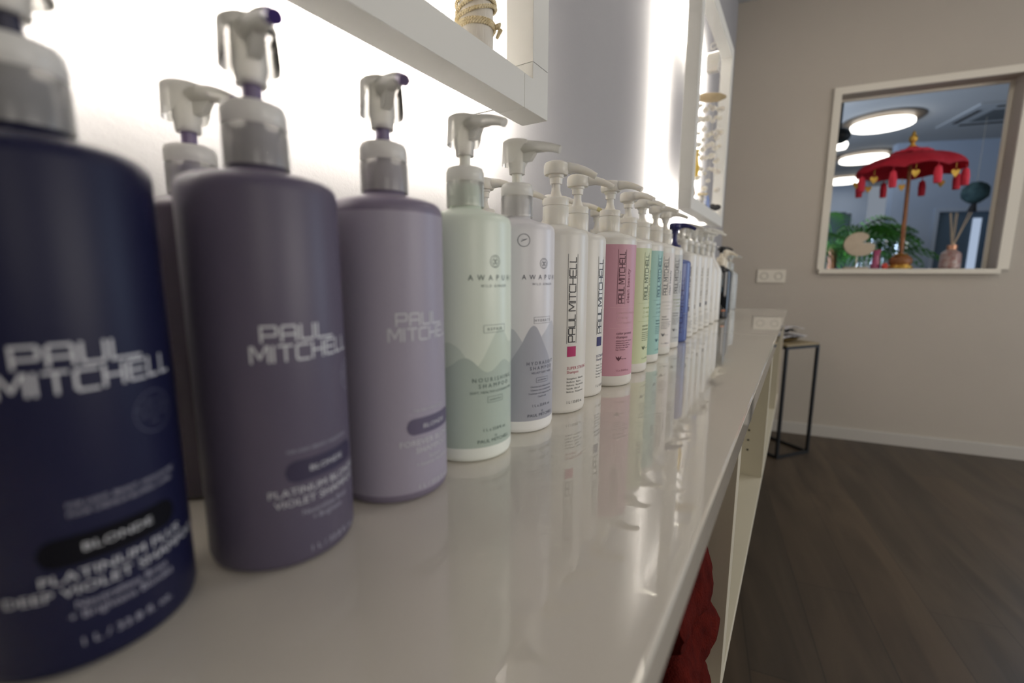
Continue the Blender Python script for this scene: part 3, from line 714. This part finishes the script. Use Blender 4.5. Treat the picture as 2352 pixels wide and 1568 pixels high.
# ---- B8..B12 matt labels
def clean(phi, w1, w2, z_low=True):
    def pr(bm, R):
        side_logo(bm, R, phi, .1270, 1, .0780, True)
        text(bm, R, 'clean beauty', phi+30, .1262, .0062, 2, 'l', 1.15, vert=True)
        for z in (.1208, .0895): strip(bm, R, phi, z, -.010, 0, .040, 0, .0003, 3)
        ln(bm, R, '83% NATURAL INGREDIENTS', phi, .1110, .0026, 3); ln(bm, R, '        VEGAN', phi, .1035, .0026, 3); ln(bm, R, '        EU ORGANIC', phi, .0960, .0026, 3)
        ringp(bm, R, phi+4, .1048, .0018, .0003, 3); rectp(bm, R, phi+4, .0972, .0050, .0030, .0003, 3)
        ln(bm, R, w1, phi, .0800, .0040, 1, 1.0); ln(bm, R, w2, phi, .0742, .0040, 1, 1.0)
        for k, s in enumerate(('shampooing pour cheveux', 'champu para cabello', 'shampoo fuer die Haare', 'shampoo per capelli', 'haar shampoo')): ln(bm, R, s, phi, .0695-.0034*k, .0021, 1)
        for d in (0, .6, -.6):      # three leaf mark
            for q in range(5): strip(bm, R, phi+7.5, .0400, .0012*math.sin(d*1.6)*q*.9, .0013*q, .0012*math.sin(d*1.6)*(q+1)*.9, .0013*(q+1), .0022*(1-abs(q-2)/3), 1)
        ln(bm, R, '        Tripe seal', phi+3, .0420, .0020, 1); ln(bm, R, '1 L e 33.8 fl. oz.', phi+2, .0235, .0030, 2, .9)
    return pr
def labelled(x, y, R, H, label, m_lab, phi, inks, words, lo=.0165, hi=.2125, ang=0, m_b=None, group=ROW):
    t = bottle(x, y, label, group)
    body(t, R, H, [m_b or m_bwhite, *inks, m_lab], clean(phi, *words), bands=(lo, lo+.0001, hi, hi+.0001), mis=[0, 0, 0, 0, 0, 0, 4, 0]+[0]*12)
    pump(t, H+.0085, 'solid', m_pwhite, m_pwhite, ang); return t
lab_pink = plast('rose_pink_label', (.58, .31, .38), .45); lab_green = plast('pale_green_label', (.60, .66, .42), .45); lab_teal = plast('aqua_label', (.32, .53, .48), .45)
lab_cream = plast('cream_label', (.74, .69, .65), .45); lab_gry = plast('light_grey_label', (.55, .56, .55), .45)
i_plum = ink('plum_print', (.10, .025, .045)); i_plum2 = ink('soft_plum_print', (.22, .06, .09)); i_pinkw = ink('pale_pink_print', (.68, .42, .46)); i_grn = ink('green_print', (.10, .13, .05)); i_grn2 = ink('bright_green_print', (.28, .38, .10)); i_tl = ink('dark_teal_print', (.03, .10, .12))
labelled(-.2538, .6740, .0412, .2245, 'white pump bottle with a rose pink label, beside the plain white ones', lab_pink, -48, [i_plum, i_plum2, i_pinkw], ('color protect', 'shampoo'), ang=-3)
labelled(-.2610, .7802, .0418, .2245, 'white pump bottle with a pale yellow-green label, after the pink one', lab_green, -24, [i_grn, i_grn, i_grn2], ('anti-frizz', 'shampoo'), ang=-14)
labelled(-.2668, .8803, .0418, .2265, 'white pump bottle with an aqua label, between pale green and cream ones', lab_teal, -20, [i_tl, i_tl, i_tl], ('hydrate', 'shampoo'), ang=-20)
labelled(-.2689, .9841, .0418, .2280, 'white pump bottle with a cream label, after the aqua one', lab_cream, -45, [i_grey, i_slate, m_bwhite], ('repair', 'shampoo'), ang=-12)
labelled(-.2731, 1.0809, .0418, .2280, 'white pump bottle with a light grey label, just before the blue one', lab_gry, -38, [i_grey, i_slate, i_grn2], ('everyday', 'shampoo'), lo=.0145, ang=10)
# ---- B13 blue
m_blub = plast('royal_blue_plastic', (.085, .125, .34), .3); m_blup = plast('navy_pump_plastic', (.02, .022, .10), .3)
def pr13(bm, R):
    side_logo(bm, R, -52, .0250, 1, .140, False, 1.3); ln(bm, R, 'Shampoo', -30, .070, .004, 2)
    for k in range(9): ln(bm, R, 'le shampooing', -28, .064-.004*k, .0022, 2)
t = bottle(-.2762, 1.1932, 'royal blue pump bottle with a navy pump')
body(t, .041, .2014, [m_blub, i_navy, i_pale], pr13)
pump(t, .2095, 'solid', m_blup, m_blup, 10, lift=.012)
# ---- B14..B16 white, further on
for k, (x, y, lb, a) in enumerate(((-.2807, 1.2921, 'white pump bottle with black lettering right after the blue one', 5), (-.2850, 1.3905, 'white pump bottle two places after the blue one', -20), (-.2860, 1.4880, 'white pump bottle three places after the blue one', 15), (-.2860, 1.5870, 'last straight-sided white pump bottle before the sloping ones', -10))):
    t = bottle(x, y, lb); body(t, .0415, .2230, [m_bwhite, i_black if k == 0 else i_grey, i_slate, i_grey], white_print(-52, 2, 'Shampoo', 'daily', WORDS), seg=64)
    pump(t, .2310, 'clear' if k else 'solid', m_frost if k else m_pwhite, m_frost2 if k else m_pwhite, a, m_liqg, m_bwhite, seg=28, L=.052)
# ---- sloping shoulder bottles with a leaf print
def sloped(x, y, lb, m_leaf, ang):
    t = bottle(x, y, lb); R = .0415
    bm = bmesh.new()
    lathe(bm, [(0, .002), (R-.006, .0005), (R-.002, .002), (R, .007), (R, .172), (R-.0012, .181), (R-.006, .193), (R-.014, .207), (.019, .220), (.0145, .231), (.0135, .240), (.0135, .248)], 64)
    bmesh.ops.recalc_face_normals(bm, faces=bm.faces)
    for q in range(14):
        z = .060+.055*q/14; w_ = .012*math.sin(PI*(q+.5)/14)
        block(bm, R, -50-math.degrees(w_/2/R), z, max(w_, .001), .0036, 1)
    strip(bm, R, -50, .128, -.006, 0, .006, 0, .0008, 2)
    for q in range(3): text(bm, R, ('shampoo', 'hair and scalp', '1 L')[q], -50, (.050, .044, .022)[q], .003, 2, 'c')
    me = bpy.data.meshes.new('body')
    for fc in bm.faces: fc.smooth = True
    bm.to_mesh(me); bm.free(); link('body', me, [m_bwhite, m_leaf, i_grey], t)
    pump(t, .2480, 'clear', m_frost, m_frost2, ang, m_liqg, m_bwhite, seg=28, L=.052)
sloped(-.2857, 1.6900, 'white sloping-shouldered pump bottle with a grey leaf print', ink('grey_leaf_print', (.22, .22, .23)), 20)
sloped(-.2857, 1.7917, 'white sloping-shouldered pump bottle with a light blue leaf print', ink('blue_leaf_print', (.18, .34, .62)), 35)
# ---- dark glossy bottles and clear ones at the end
m_blk = mat('black_gloss_plastic', (.008, .009, .012), .08); m_creamp = plast('cream_pump', (.70, .64, .52), .4); m_clr = mat('clear_plastic', (.93, .97, .95), .06, trans=.8, ior=1.3)
i_org = ink('orange_print', (.55, .16, .05)); i_bl = ink('ice_blue_print', (.14, .24, .32))
def small(x, y, lb, m_b, m_c, m_h, R, H, ang, prints=True):
    t = bottle(x, y, lb)
    bm = bmesh.new(); lathe(bm, [(0, .002), (R-.005, .0005), (R-.001, .002), (R, .006), (R, H-.012), (R-.002, H-.005), (R-.008, H), (.016, H+.006), (.0135, H+.012), (.0135, H+.02)], 56)
    bmesh.ops.recalc_face_normals(bm, faces=bm.faces)
    if prints: block(bm, R, -60, .028, .016, .005, 1); text(bm, R, 'HAIR + BODY', -62, .10, .006, 2, 'l', 1, True)
    me = bpy.data.meshes.new('body')
    for fc in bm.faces: fc.smooth = True
    bm.to_mesh(me); bm.free(); link('body', me, [m_b, i_org, i_bl], t)
    pump(t, H+.012, 'solid', m_c, m_h, ang, m_creamp, seg=28)
small(-.2704, 1.9335, 'glossy black pump bottle with an orange mark after the sloping ones', m_blk, m_creamp, m_blk, .039, .190, -30)
small(-.2850, 2.1200, 'second glossy black pump bottle with a cream pump', m_blk, m_creamp, m_creamp, .037, .185, 40)
small(-.2930, 2.2300, 'clear pump bottle between black and the last one', m_clr, m_clr, m_creamp, .035, .180, 0, False)
small(-.2945, 2.4200, 'last clear pump bottle at the far end of the worktop', m_clr, m_clr, m_clr, .036, .177, 0, False)
# ---- rear row
def rear(x, y, lb, mats, m_b, kind='solid', ang=20, m_cap=None, m_head=None, m_stem=None, m_tip=None, R=.0415):
    t = bottle(x, y, lb, BACK); body(t, R, H0, mats, seg=64)
    pump(t, .2290, kind, m_cap or m_pwhite, m_head or m_pwhite, ang, m_stem, m_b, m_tip, seg=32)
    return t
def pr_b(bm, R): stacked_logo(bm, R, -40, 1)
t = bottle(-.398, .170, 'dark violet pump bottle standing behind the first two, purple spout tip', BACK)
body(t, .0415, H0, [plast('plum_plastic', (.075, .060, .085)), i_white], pr_b, seg=64)
pump(t, .2290, 'clear', m_frost, m_frost2, 22, m_liq, m_liq2, m_liq2)
rear(-.393, .540, 'white pump bottle in the rear row seen beside the mint bottle cap', [m_bwhite], m_bwhite, 'solid', 12, R=.040)
rear(-.393, .625, 'white pump bottle in the rear row behind the pale grey-lilac cap', [m_bwhite], m_bwhite, 'solid', 30, R=.0395)
rear(-.376, .712, 'white pump bottle in the rear row behind the magenta-square bottle pump', [m_bwhite], m_bwhite, 'solid', 20, R=.0395)
rear(-.372, .806, 'white pump bottle in the rear row with a creamy drip at its spout', [m_bwhite], m_bwhite, 'solid', 18, m_tip=mat('creamy_drip', (.55, .50, .25), .4), R=.0395)
for k in range(9):
    rear(-.368, .905+.0985*k, ('white pump bottle in the rear row, %s from the drip-tipped one' % ('next along', 'second along', 'third along', 'fourth along', 'fifth along', 'sixth along', 'seventh along', 'eighth along', 'ninth along')[k]), [m_bwhite], m_bwhite, 'solid', (15, -10, 25, 0, 30, -15, 10, 20, -5)[k], R=.0395)
# ================================================================== SIDE TABLE with papers
m_blkm = mat('black_metal', (.006, .006, .006), .5); m_oak = noisy(mat('light_wood_top', (.3, .24, .13), .5), 6, (.26, .20, .11), (.34, .27, .15), .2, 60, (1, 8, 1))
TZ = CZ-.405
ang = math.atan2(3.154-2.933, .160); ex = Vector((math.cos(ang), math.sin(ang), 0)); ey = Vector((-math.sin(ang), math.cos(ang), 0))
t = thing('side_table', 'small square side table with thin black metal legs by the wall', 'table', (-.035, 2.933, 0), ang)
s_ = .273; b_ = .0155
for (cx, cy) in ((0, 0), (s_-b_, 0), (0, s_-b_), (s_-b_, s_-b_)):
    bm = bmesh.new(); box(bm, cx, cx+b_, cy, cy+b_, .0005, TZ-.0005, bev=.001); fin('leg', bm, m_blkm, t)
for z in (.0005, TZ-.016):
    bm = bmesh.new()
    for (x0, x1, y0, y1) in ((b_, s_-b_, 0, b_), (b_, s_-b_, s_-b_, s_), (0, b_, b_, s_-b_), (s_-b_, s_, b_, s_-b_)): box(bm, x0, x1, y0, y1, z, z+.0150)
    fin('crossbar' if z > .1 else 'foot_rail', bm, m_blkm, t)
bm = bmesh.new(); box(bm, .003, s_-.003, .003, s_-.003, TZ, TZ+.010, bev=.001); fin('table_top', bm, m_oak, t)
tc_ = Vector((-.035, 2.933, 0))+ex*s_*.45+ey*s_*.5
# shallow wooden dish
m_dish = noisy(mat('olive_wood_dish', (.12, .08, .02), .5), 12, (.10, .06, .015), (.22, .16, .06), .2)
bm = bmesh.new(); n = 40
rings = []
for (k, z) in ((.0, .001), (.45, .001), (.8, .012), (1.0, .026), (.96, .027), (.75, .016), (.4, .006), (0, .006)):
    rings.append([bm.verts.new(tc_+ex*(.125*k*math.cos(2*PI*i/n))+ey*(.085*k*math.sin(2*PI*i/n))+Vector((0, 0, TZ+.0105+z))) for i in range(n)] if k else [bm.verts.new(tc_+Vector((0, 0, TZ+.0105+z)))])
for a, b in zip(rings, rings[1:]):
    for i in range(n):
        i2 = (i+1) % n
        if len(a) == 1: bm.faces.new((a[0], b[i2], b[i]))
        elif len(b) == 1: bm.faces.new((a[i], a[i2], b[0]))
        else: bm.faces.new((a[i], a[i2], b[i2], b[i]))
tag(fin('wooden_dish', bm, m_dish, None, True), 'shallow oval wooden dish on the side table', 'dish')
m_mag1 = noisy(mat('printed_magazine', (.3, .28, .27), .4), 40, (.08, .07, .07), (.6, .57, .55)); m_mag2 = mat('grey_white_paper', (.52, .50, .50), .4)
def magazine(zo, th, w_, d_, rot, m_, lb, curl, off=(0, 0)):
    bm = bmesh.new(); nx = 16; rows = []
    for i in range(nx+1):
        u = (i/nx-.5)*w_; z = zo+curl*math.sin(i/nx*PI*1.5)*.012+.006*curl*(i/nx)
        row = []
        for (v, dz_) in ((-d_/2, 0), (d_/2, 0), (d_/2, th), (-d_/2, th)):
            c, s2 = math.cos(rot), math.sin(rot); q = tc_+ex*(u*c-v*s2+off[0])+ey*(u*s2+v*c+off[1])
            row.append(bm.verts.new((q.x, q.y, TZ+z+dz_)))
        rows.append(row)
    for a, b in zip(rows, rows[1:]):
        for k in range(4): bm.faces.new((a[k], a[(k+1) % 4], b[(k+1) % 4], b[k]))
    bm.faces.new(rows[0]); bm.faces.new(rows[-1])
    return tag(fin('magazine', bm, m_, None, True, 40), lb, 'magazine', 'magazines lying on the wooden dish')
magazine(.0385, .008, .22, .15, .1, m_mag1, 'patterned magazine lying lowest on the wooden dish', .5)
magazine(.0520, .005, .21, .14, -.25, m_mag2, 'pale grey curled magazine above the patterned one', 1.0, (.01, 0))
magazine(.0720, .004, .16, .10, .35, m_dark, 'thin dark booklet on the pale curled magazine', 1.0, (0, -.01))
magazine(.0900, .003, .20, .13, .15, m_mag2, 'topmost white sheet of the paper pile on the side table', .9, (.02, 0))
# ================================================================== THINGS ON THE SILL
def sp(t, n, z=0): return O_+TD*t+ND*n+Vector((0, 0, CZ+z))
ZS = .0342
m_stone = noisy(mat('beige_sandstone', (.5, .42, .32), .85), 20, (.46, .385, .29), (.54, .46, .35), .5, 160)
m_rod = mat('pale_metal_rod', (.5, .45, .36), .4, .4)
t = thing('shell_sculpture', 'beige flat spiral shell disc on a rod and base on the sill', 'ornament', sp(.456, .055, ZS), WA)
bm = bmesh.new(); box(bm, -.065, .065, -.022, .022, .0003, .012, bev=.002); fin('base', bm, m_stone, t)
bm = bmesh.new(); tube(bm, [(.002, 0, .011), (0, 0, .09)], .0042, 10); fin('rod', bm, m_rod, t, True)
bm = bmesh.new(); n = 48; pa, pb = [], []
def spiral(a):       # outline of the ammonite: disc that opens into a lip on the right
    r = .074+.018*max(0, math.cos(a+.45))**3
    notch = math.exp(-((a-.33)/.25)**2)*.060
    return r-notch
for i in range(n):
    a = -PI+2*PI*i/n; r = spiral(a); pa.append(bm.verts.new((r*math.cos(a), -.011, .155+r*.98*math.sin(a)))); pb.append(bm.verts.new((r*math.cos(a), .011, .155+r*.98*math.sin(a))))
ca, cb_ = bm.verts.new((0, -.017, .155)), bm.verts.new((0, .017, .155))
for i in range(n):
    i2 = (i+1) % n; bm.faces.new((pa[i], pa[i2], ca)); bm.faces.new((pb[i2], pb[i], cb_)); bm.faces.new((pa[i2], pa[i], pb[i], pb[i2]))
fin('shell_disc', bm, m_stone, t, True, 50)
# pink glass vase
m_pink = mat('pink_glass', (.75, .22, .40), .08, trans=.6, ior=1.35)
bm = bmesh.new(); q = sp(.562, .07, ZS)
lathe(bm, [(0, .0005), (.024, .0005), (.026, .01), (.021, .04), (.017, .075), (.019, .10), (.024, .118), (.0225, .118), (.016, .09), (.015, .06), (.022, .012), (0, .006)], 28)
o = fin('pink_vase', bm, m_pink, None, True); o.location = q; tag(o, 'small waisted pink glass vase on the sill left of the parasol', 'vase')
bm = bmesh.new(); lathe(bm, [(0, .0005), (.014, .0005), (.018, .012), (.013, .030), (.010, .034), (0, .034)], 20)
o = fin('red_candle', bm, mat('red_wax', (.6, .05, .03), .4, sss=.2), None, True); o.location = sp(.598, .030, ZS); tag(o, 'small red candle at the foot of the parasol base', 'candle')
# balinese parasol
m_redc = noisy(mat('red_cloth', (.38, .012, .03), .7), 25, (.52, .018, .045), (.62, .03, .06), .4, 200)
m_gold = noisy(mat('gold_paint', (.55, .34, .06), .35, .7), 30, (.42, .25, .04), (.66, .42, .09)); m_brn = noisy(mat('carved_brown_wood', (.2, .07, .02), .45), 14, (.16, .055, .015), (.28, .11, .03), .6, 90)
t = thing('ceremonial_parasol', 'small red cloth parasol with gold hearts and red tassels on the sill', 'parasol', sp(.680, .055, ZS), WA)
bm = bmesh.new(); lathe(bm, [(0, .0005), (.060, .0005), (.064, .006), (.062, .014), (.052, .020), (.052, .024)], 40); fin('gold_foot', bm, m_gold, t, True)
bm = bmesh.new(); lathe(bm, [(0, .0225), (.050, .0225), (.058, .040), (.056, .060), (.044, .074), (.038, .080), (0, .080)], 40); fin('wooden_base', bm, m_brn, t, True)
bm = bmesh.new(); lathe(bm, [(.0, .080), (.030, .080), (.036, .085), (.030, .090), (.012, .094), (0, .094)], 36); fin('gold_ring', bm, m_gold, t, True)
bm = bmesh.new(); tube(bm, [(0, 0, .090), (-.012, 0, .665)], [.0115, .0095], 14); fin('pole', bm, m_brn, t, True)
def canopy(r0, zc, drop, zt, n=64, hem=.0):
    bm = bmesh.new(); rings = []
    for k in range(11):
        u = k/10; ring = []
        for i in range(n):
            a = 2*PI*i/n; seg = abs(math.cos(a*4)); sc = 1-.05*(1-seg)*u; rr = r0*math.sin(u*PI/2*.98)*sc
            z = zt-drop*(1-math.cos(u*PI/2*1.0))**.85*(1+.06*(1-seg)) + .010*seg*u
            ring.append(bm.verts.new((-.012+rr*math.cos(a), rr*math.sin(a), z)))
        rings.append(ring)
    for a_, b_2 in zip(rings, rings[1:]):
        for i in range(n): bm.faces.new((a_[i], a_[(i+1) % n], b_2[(i+1) % n], b_2[i]))
    bmesh.ops.solidify(bm, geom=bm.faces[:], thickness=.0015); return bm
fin('canopy', canopy(.262, 0, .115, .683), m_redc, t, True, 60)
bm = bmesh.new(); lathe(bm, [(0, .716), (.020, .714), (.034, .704), (.055, .696), (.085, .690), (.100, .680), (.098, .674), (.07, .680), (0, .690)], 40, -.012, 0)
for v in bm.verts:
    a = math.atan2(v.co.y, v.co.x+.012); v.co.z += .0035*math.sin(a*12)
fin('top_ruffle', bm, m_redc, t, True, 60)
bm = bmesh.new(); lathe(bm, [(0, .712), (.016, .714), (.018, .722), (.010, .730), (.010, .736), (.019, .748), (.022, .762), (.017, .776), (.008, .784), (.010, .790), (.006, .798), (.003, .806), (0, .808)], 24, -.012, 0); fin('gold_finial', bm, m_gold, t, True)
for i in range(16):
    a = 2*PI*(i+.5)/16; R_ = .248
    x, y = -.012+R_*math.cos(a), R_*math.sin(a); zz = .566+.004*math.cos(a*4)
    bm = bmesh.new()
    if i % 2 == 0:
        tube(bm, [(x, y, zz+.015), (x, y, zz-.012)], .002, 6)
        tube(bm, [(x, y, zz-.010), (x, y, zz-.020), (x+.002, y, zz-.055), (x+.004, y, zz-.105)], [.006, .015, .019, .017], 10); fin('tassel', bm, m_redc, t, True, 60)
    else:
        tube(bm, [(x, y, zz+.015), (x, y, zz-.022)], .0015, 6)
        P2 = [(0, -.026), (.012, -.010), (.019, .004), (.016, .014), (.008, .017), (0, .010), (-.008, .017), (-.016, .014), (-.019, .004), (-.012, -.010)]
        va = [bm.verts.new((x+p[0], y-.0015, zz-.044+p[1])) for p in P2]; vb = [bm.verts.new((x+p[0], y+.0015, zz-.044+p[1])) for p in P2]
        bm.faces.new(va); bm.faces.new(vb)
        for k in range(10): bm.faces.new((va[k], va[(k+1) % 10], vb[(k+1) % 10], vb[k]))
        fin('gold_heart', bm, m_gold, t)
# reed diffuser
t = thing('reed_diffuser', 'pinkish glass reed diffuser with thin sticks at the right of the sill', 'diffuser', sp(.917, .055, ZS), WA)
m_dg = noisy(mat('pink_patterned_glass', (.6, .42, .38), .12, trans=.45, ior=1.35), 40, (.48, .24, .22), (.72, .62, .58))
bm = bmesh.new(); lathe(bm, [(0, .0005), (.046, .0005), (.050, .006), (.048, .075), (.044, .092), (.030, .104), (.022, .112), (0, .112)], 36); fin('glass_bottle', bm, m_dg, t, True)
bm = bmesh.new(); lathe(bm, [(.021, .112), (.024, .113), (.024, .138), (.018, .140), (.018, .115)], 30); fin('collar', bm, mat('rose_gold', (.5, .27, .18), .3, .6), t, True)
for (dx, dy, tx, ty) in ((-.004, 0, -.028, .01), (-.002, .004, -.012, -.02), (.002, -.003, .012, .02), (.004, 0, .055, .0), (.006, .002, .072, .012), (0, -.004, -.030, -.01)):
    bm = bmesh.new(); tube(bm, [(dx*-1.5, dy, .02), (dx, dy, .135), (tx, ty, .325)], .0019, 6); fin('reed', bm, m_stone, t, True)
# ================================================================== THE OTHER ROOM
wl = bpy.data.objects
bm = bmesh.new(); a, b = Vector((.93, 7.95, 0)), Vector((5.5, 9.6, 0)); d = (b-a).normalized(); nn = Vector((-d.y, d.x, 0))
for (s0, s1, z0, z1) in ((0, .55, 0, CEIL), (1.15, 4.9, 0, CEIL), (.55, 1.15, 1.88, CEIL)):
    vs = [bm.verts.new(a+d*s+nn*k+Vector((0, 0, z))) for s in (s0, s1) for k in (0, .12) for z in (z0, z1)]
    for q in ((0, 1, 3, 2), (4, 6, 7, 5), (0, 4, 5, 1), (2, 3, 7, 6), (0, 2, 6, 4), (1, 5, 7, 3)): bm.faces.new([vs[i] for i in q])
struct(fin('wall_far', bm, m_bluewall))
dr = bpy.data.objects.new('door_1', None); C.objects.link(dr); struct(dr); dr.location = a+d*.55; dr.rotation_euler = (0, 0, math.atan2(d.y, d.x))
bm = bmesh.new(); box(bm, -.05, 0, -.02, -.001, 0, 1.93); box(bm, .60, .65, -.02, -.001, 0, 1.93); box(bm, 0, .60, -.02, -.001, 1.88, 1.93); fin('door_frame', bm, mat('pale_blue_frame', (.55, .62, .72), .5), dr)
bm = bmesh.new(); box(bm, .005, .595, .05, .07, .003, 1.878); fin('door_glass', bm, mat('slate_glass', (.10, .16, .22), .15), dr)
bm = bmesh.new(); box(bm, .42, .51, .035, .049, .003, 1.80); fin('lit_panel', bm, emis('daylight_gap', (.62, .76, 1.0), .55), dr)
bm = bmesh.new(); box(bm, -3, .93, 10.9, 11.0, 0, CEIL); struct(fin('wall_deep', bm, m_bluewall))
bm = bmesh.new(); box(bm, -3, -2.9, 3.6, 10.9, 0, CEIL); struct(fin('wall_side', bm, m_bluewall))
# round ceiling lamps
def lamp(x, y, lb):
    t = thing('round_ceiling_lamp', lb, 'lamp', (x, y, CEIL), 0, 'round lamps in the ceiling of the other room')
    bm = bmesh.new(); lathe(bm, [(0, -.045), (.285, -.045), (.285, -.072), (.280, -.076), (0, -.076)], 56); fin('glowing_panel', bm, m_panel, t, True)
    bm = bmesh.new(); lathe(bm, [(0, -.0135), (.20, -.0135), (.20, -.0445), (0, -.0445)], 40); fin('lamp_housing', bm, m_rim, t, True)
    bm = bmesh.new(); lathe(bm, [(0, -.0006), (.37, -.0006), (.37, -.008), (.36, -.013), (0, -.013)], 56); fin('wooden_rim', bm, m_rim, t, True)
lamp(.614, 6.663, 'largest round ceiling lamp seen through the opening'); lamp(.613, 8.45, 'second round ceiling lamp seen through the opening, behind the largest'); lamp(.502, 10.2, 'smallest and furthest round ceiling lamp through the opening')
t = thing('air_conditioner', 'square ceiling air conditioner with dark vents seen through the opening', 'air conditioner', (1.66, 7.05, CEIL), .25)
bm = bmesh.new(); box(bm, -.40, .40, -.40, .40, -.020, -.0005, bev=.004); fin('casing', bm, mat('grey_ac_casing', (.42, .43, .43), .6), t)
bm = bmesh.new(); box(bm, -.19, .19, -.19, .19, -.026, -.0205); fin('grille', bm, mat('ac_grille', (.12, .13, .13), .7), t)
for k in range(4):
    bm = bmesh.new(); box(bm, -.22, .22, .29, .33, -.026, -.0205)
    bmesh.ops.rotate(bm, verts=bm.verts, cent=(0, 0, 0), matrix=Matrix.Rotation(k*PI/2, 3, 'Z')); fin('vent_slot', bm, m_hole, t)
# wall speaker + dark globe + tube lamp
bm = bmesh.new(); blob(bm, (1.53, 7.02, 1.955), .115, .09, .12, 10, 8, jit=.10)
for fc in bm.faces: pass
t = thing('hanging_plant', 'dark blue-green hanging plant ball beside the parasol canopy', 'plant', (0, 0, 0))
fin('foliage', bm, noisy(mat('dark_teal_foliage', (.02, .05, .05), .8), 20, (.01, .03, .035), (.04, .08, .08)), t, True)
bm = bmesh.new(); tube(bm, [(1.53, 7.02, 2.06), (1.53, 7.02, CEIL-.030)], .002, 6); fin('wire', bm, m_rod, t)
bm = bmesh.new(); tube(bm, [(1.53, 7.02, 1.85), (1.52, 7.02, 1.76)], [.02, .04], 8); fin('trailing_stem', bm, m_dark, t, True)
t = thing('ceiling_spotlight', 'dark round spotlight by the left edge of the opening', 'spotlight', (.16, 4.50, 2.14))
bm = bmesh.new(); blob(bm, (0, 0, 0), .075, .06, .06, 16, 12); fin('spotlight_head', bm, mat('grey_spot', (.05, .055, .06), .25), t, True)
bm = bmesh.new(); tube(bm, [(0, 0, .05), (0, 0, CEIL-2.14-.001)], .008, 8); fin('spotlight_rod', bm, m_blkm, t)
t = thing('tube_lamp', 'short white glowing tube lamp under the dark spotlight', 'lamp', (.10, 5.75, 2.33), .35)
bm = bmesh.new(); tube(bm, [(-.35, 0, -.04), (-.1, 0, -.01), (.17, 0, .03), (.19, 0, .032)], [.045, .045, .045, .02], 14); fin('tube', bm, m_panel, t, True)
bm = bmesh.new(); tube(bm, [(0, 0, .04), (0, 0, CEIL-2.33-.001)], .006, 8); fin('hanger', bm, m_rod, t)
# palm
m_leaf = noisy(mat('palm_green', (.03, .10, .015), .4), 6, (.02, .09, .02), (.09, .30, .035)); m_pot = mat('dark_pot', (.03, .03, .035), .5)
m_leaf.node_tree.nodes['Principled BSDF'].inputs['Transmission Weight'].default_value = 0.0
t = thing('palm_plant', 'large potted palm with long green leaves behind the opening', 'plant', (.22, 5.05, 0))
bm = bmesh.new(); lathe(bm, [(0, .001), (.18, .001), (.22, .45), (.20, .45), (.19, .42), (0, .42)], 28); fin('pot', bm, m_pot, t, True)
bm = bmesh.new(); tube(bm, [(0, 0, .40), (.01, 0, .75), (0, 0, 1.32)], [.05, .045, .035], 10); fin('trunk', bm, m_brn, t, True)
rd = random.Random(11)
for fnum in range(30):
    az = rd.uniform(0, 2*PI) if fnum > 6 else (-.5+fnum*.22); el = rd.uniform(.05, .95); L_ = rd.uniform(.50, .78); bm = bmesh.new()
    ax = Vector((math.cos(az)*math.cos(el), math.sin(az)*math.cos(el), math.sin(el)))
    base = Vector((0, 0, 1.30)); n = 12; P = []
    for k in range(n+1):
        u = k/n; P.append(base+ax*L_*u+Vector((0, 0, -.30*u*u)))
    tube(bm, P, [.006*(1-.7*k/n) for k in range(n+1)], 5)
    side = ax.cross(Vector((0, 0, 1))).normalized()
    for k in range(2, n+1):
        for sgn in (-1, 1):
            q = P[k]; ll = .30*math.sin(PI*(k/n*.75+.2)); dirv = (side*sgn*.8+ax*.75+Vector((0, 0, -.12))).normalized()
            tip = q+dirv*ll+Vector((0, 0, -.10*ll/.3)); mid = q+dirv*ll*.5+Vector((0, 0, .01)); wv = ax.cross(dirv).cross(dirv).normalized()*.012
            v = [bm.verts.new(q), bm.verts.new(mid+wv), bm.verts.new(tip), bm.verts.new(mid-wv), bm.verts.new(mid+Vector((0, 0, -.006)))]
            bm.faces.new((v[0], v[1], v[4])); bm.faces.new((v[1], v[2], v[4])); bm.faces.new((v[2], v[3], v[4])); bm.faces.new((v[3], v[0], v[4]))
    fin('frond', bm, m_leaf, t)
# dark counter and glassware in the other room
bm = bmesh.new(); box(bm, .45, .98, 6.1, 6.6, 0, 1.10, bev=.01)
tag(fin('dark_counter', bm, m_pot), 'dark counter behind the palm in the other room', 'counter')
bm = bmesh.new(); box(bm, -.9, .40, 6.15, 6.5, 0, 1.72, bev=.01); box(bm, -.85, .35, 6.14, 6.16, 1.70, 1.735)
tag(fin('dark_cabinet', bm, mat('green_black_board', (.025, .035, .035), .3)), 'tall dark cabinet behind the palm in the other room', 'cabinet')
m_sil = mat('sparkling_glass', (.85, .9, .95), .05, .6)
for k, (x, y) in enumerate(((.62, 6.2), (.72, 6.28), (.55, 6.34), (.83, 6.22), (.50, 6.2), (.90, 6.35))):
    bm = bmesh.new(); h_ = (.34, .40, .36, .30, .30, .34)[k]
    lathe(bm, [(0, .001), (.035, .001), (.006, .012), (.006, h_*.35), (.03, h_*.5), (.045, h_*.75), (.035, h_), (.033, h_), (.04, h_*.75), (0, h_*.45)], 16)
    o = fin('drinking_glass', bm, m_sil, None, True); o.location = (x, y, 1.1005)
    tag(o, ('stemmed glass behind the parasol pole', 'tallest sparkling glass right of the parasol pole', 'stemmed glass behind the pink vase', 'rightmost sparkling glass on the dark counter', 'leftmost glass on the dark counter, above the pink vase', 'glass behind the others at the right end of the dark counter')[k], 'glass', 'sparkling glasses on the far counter')
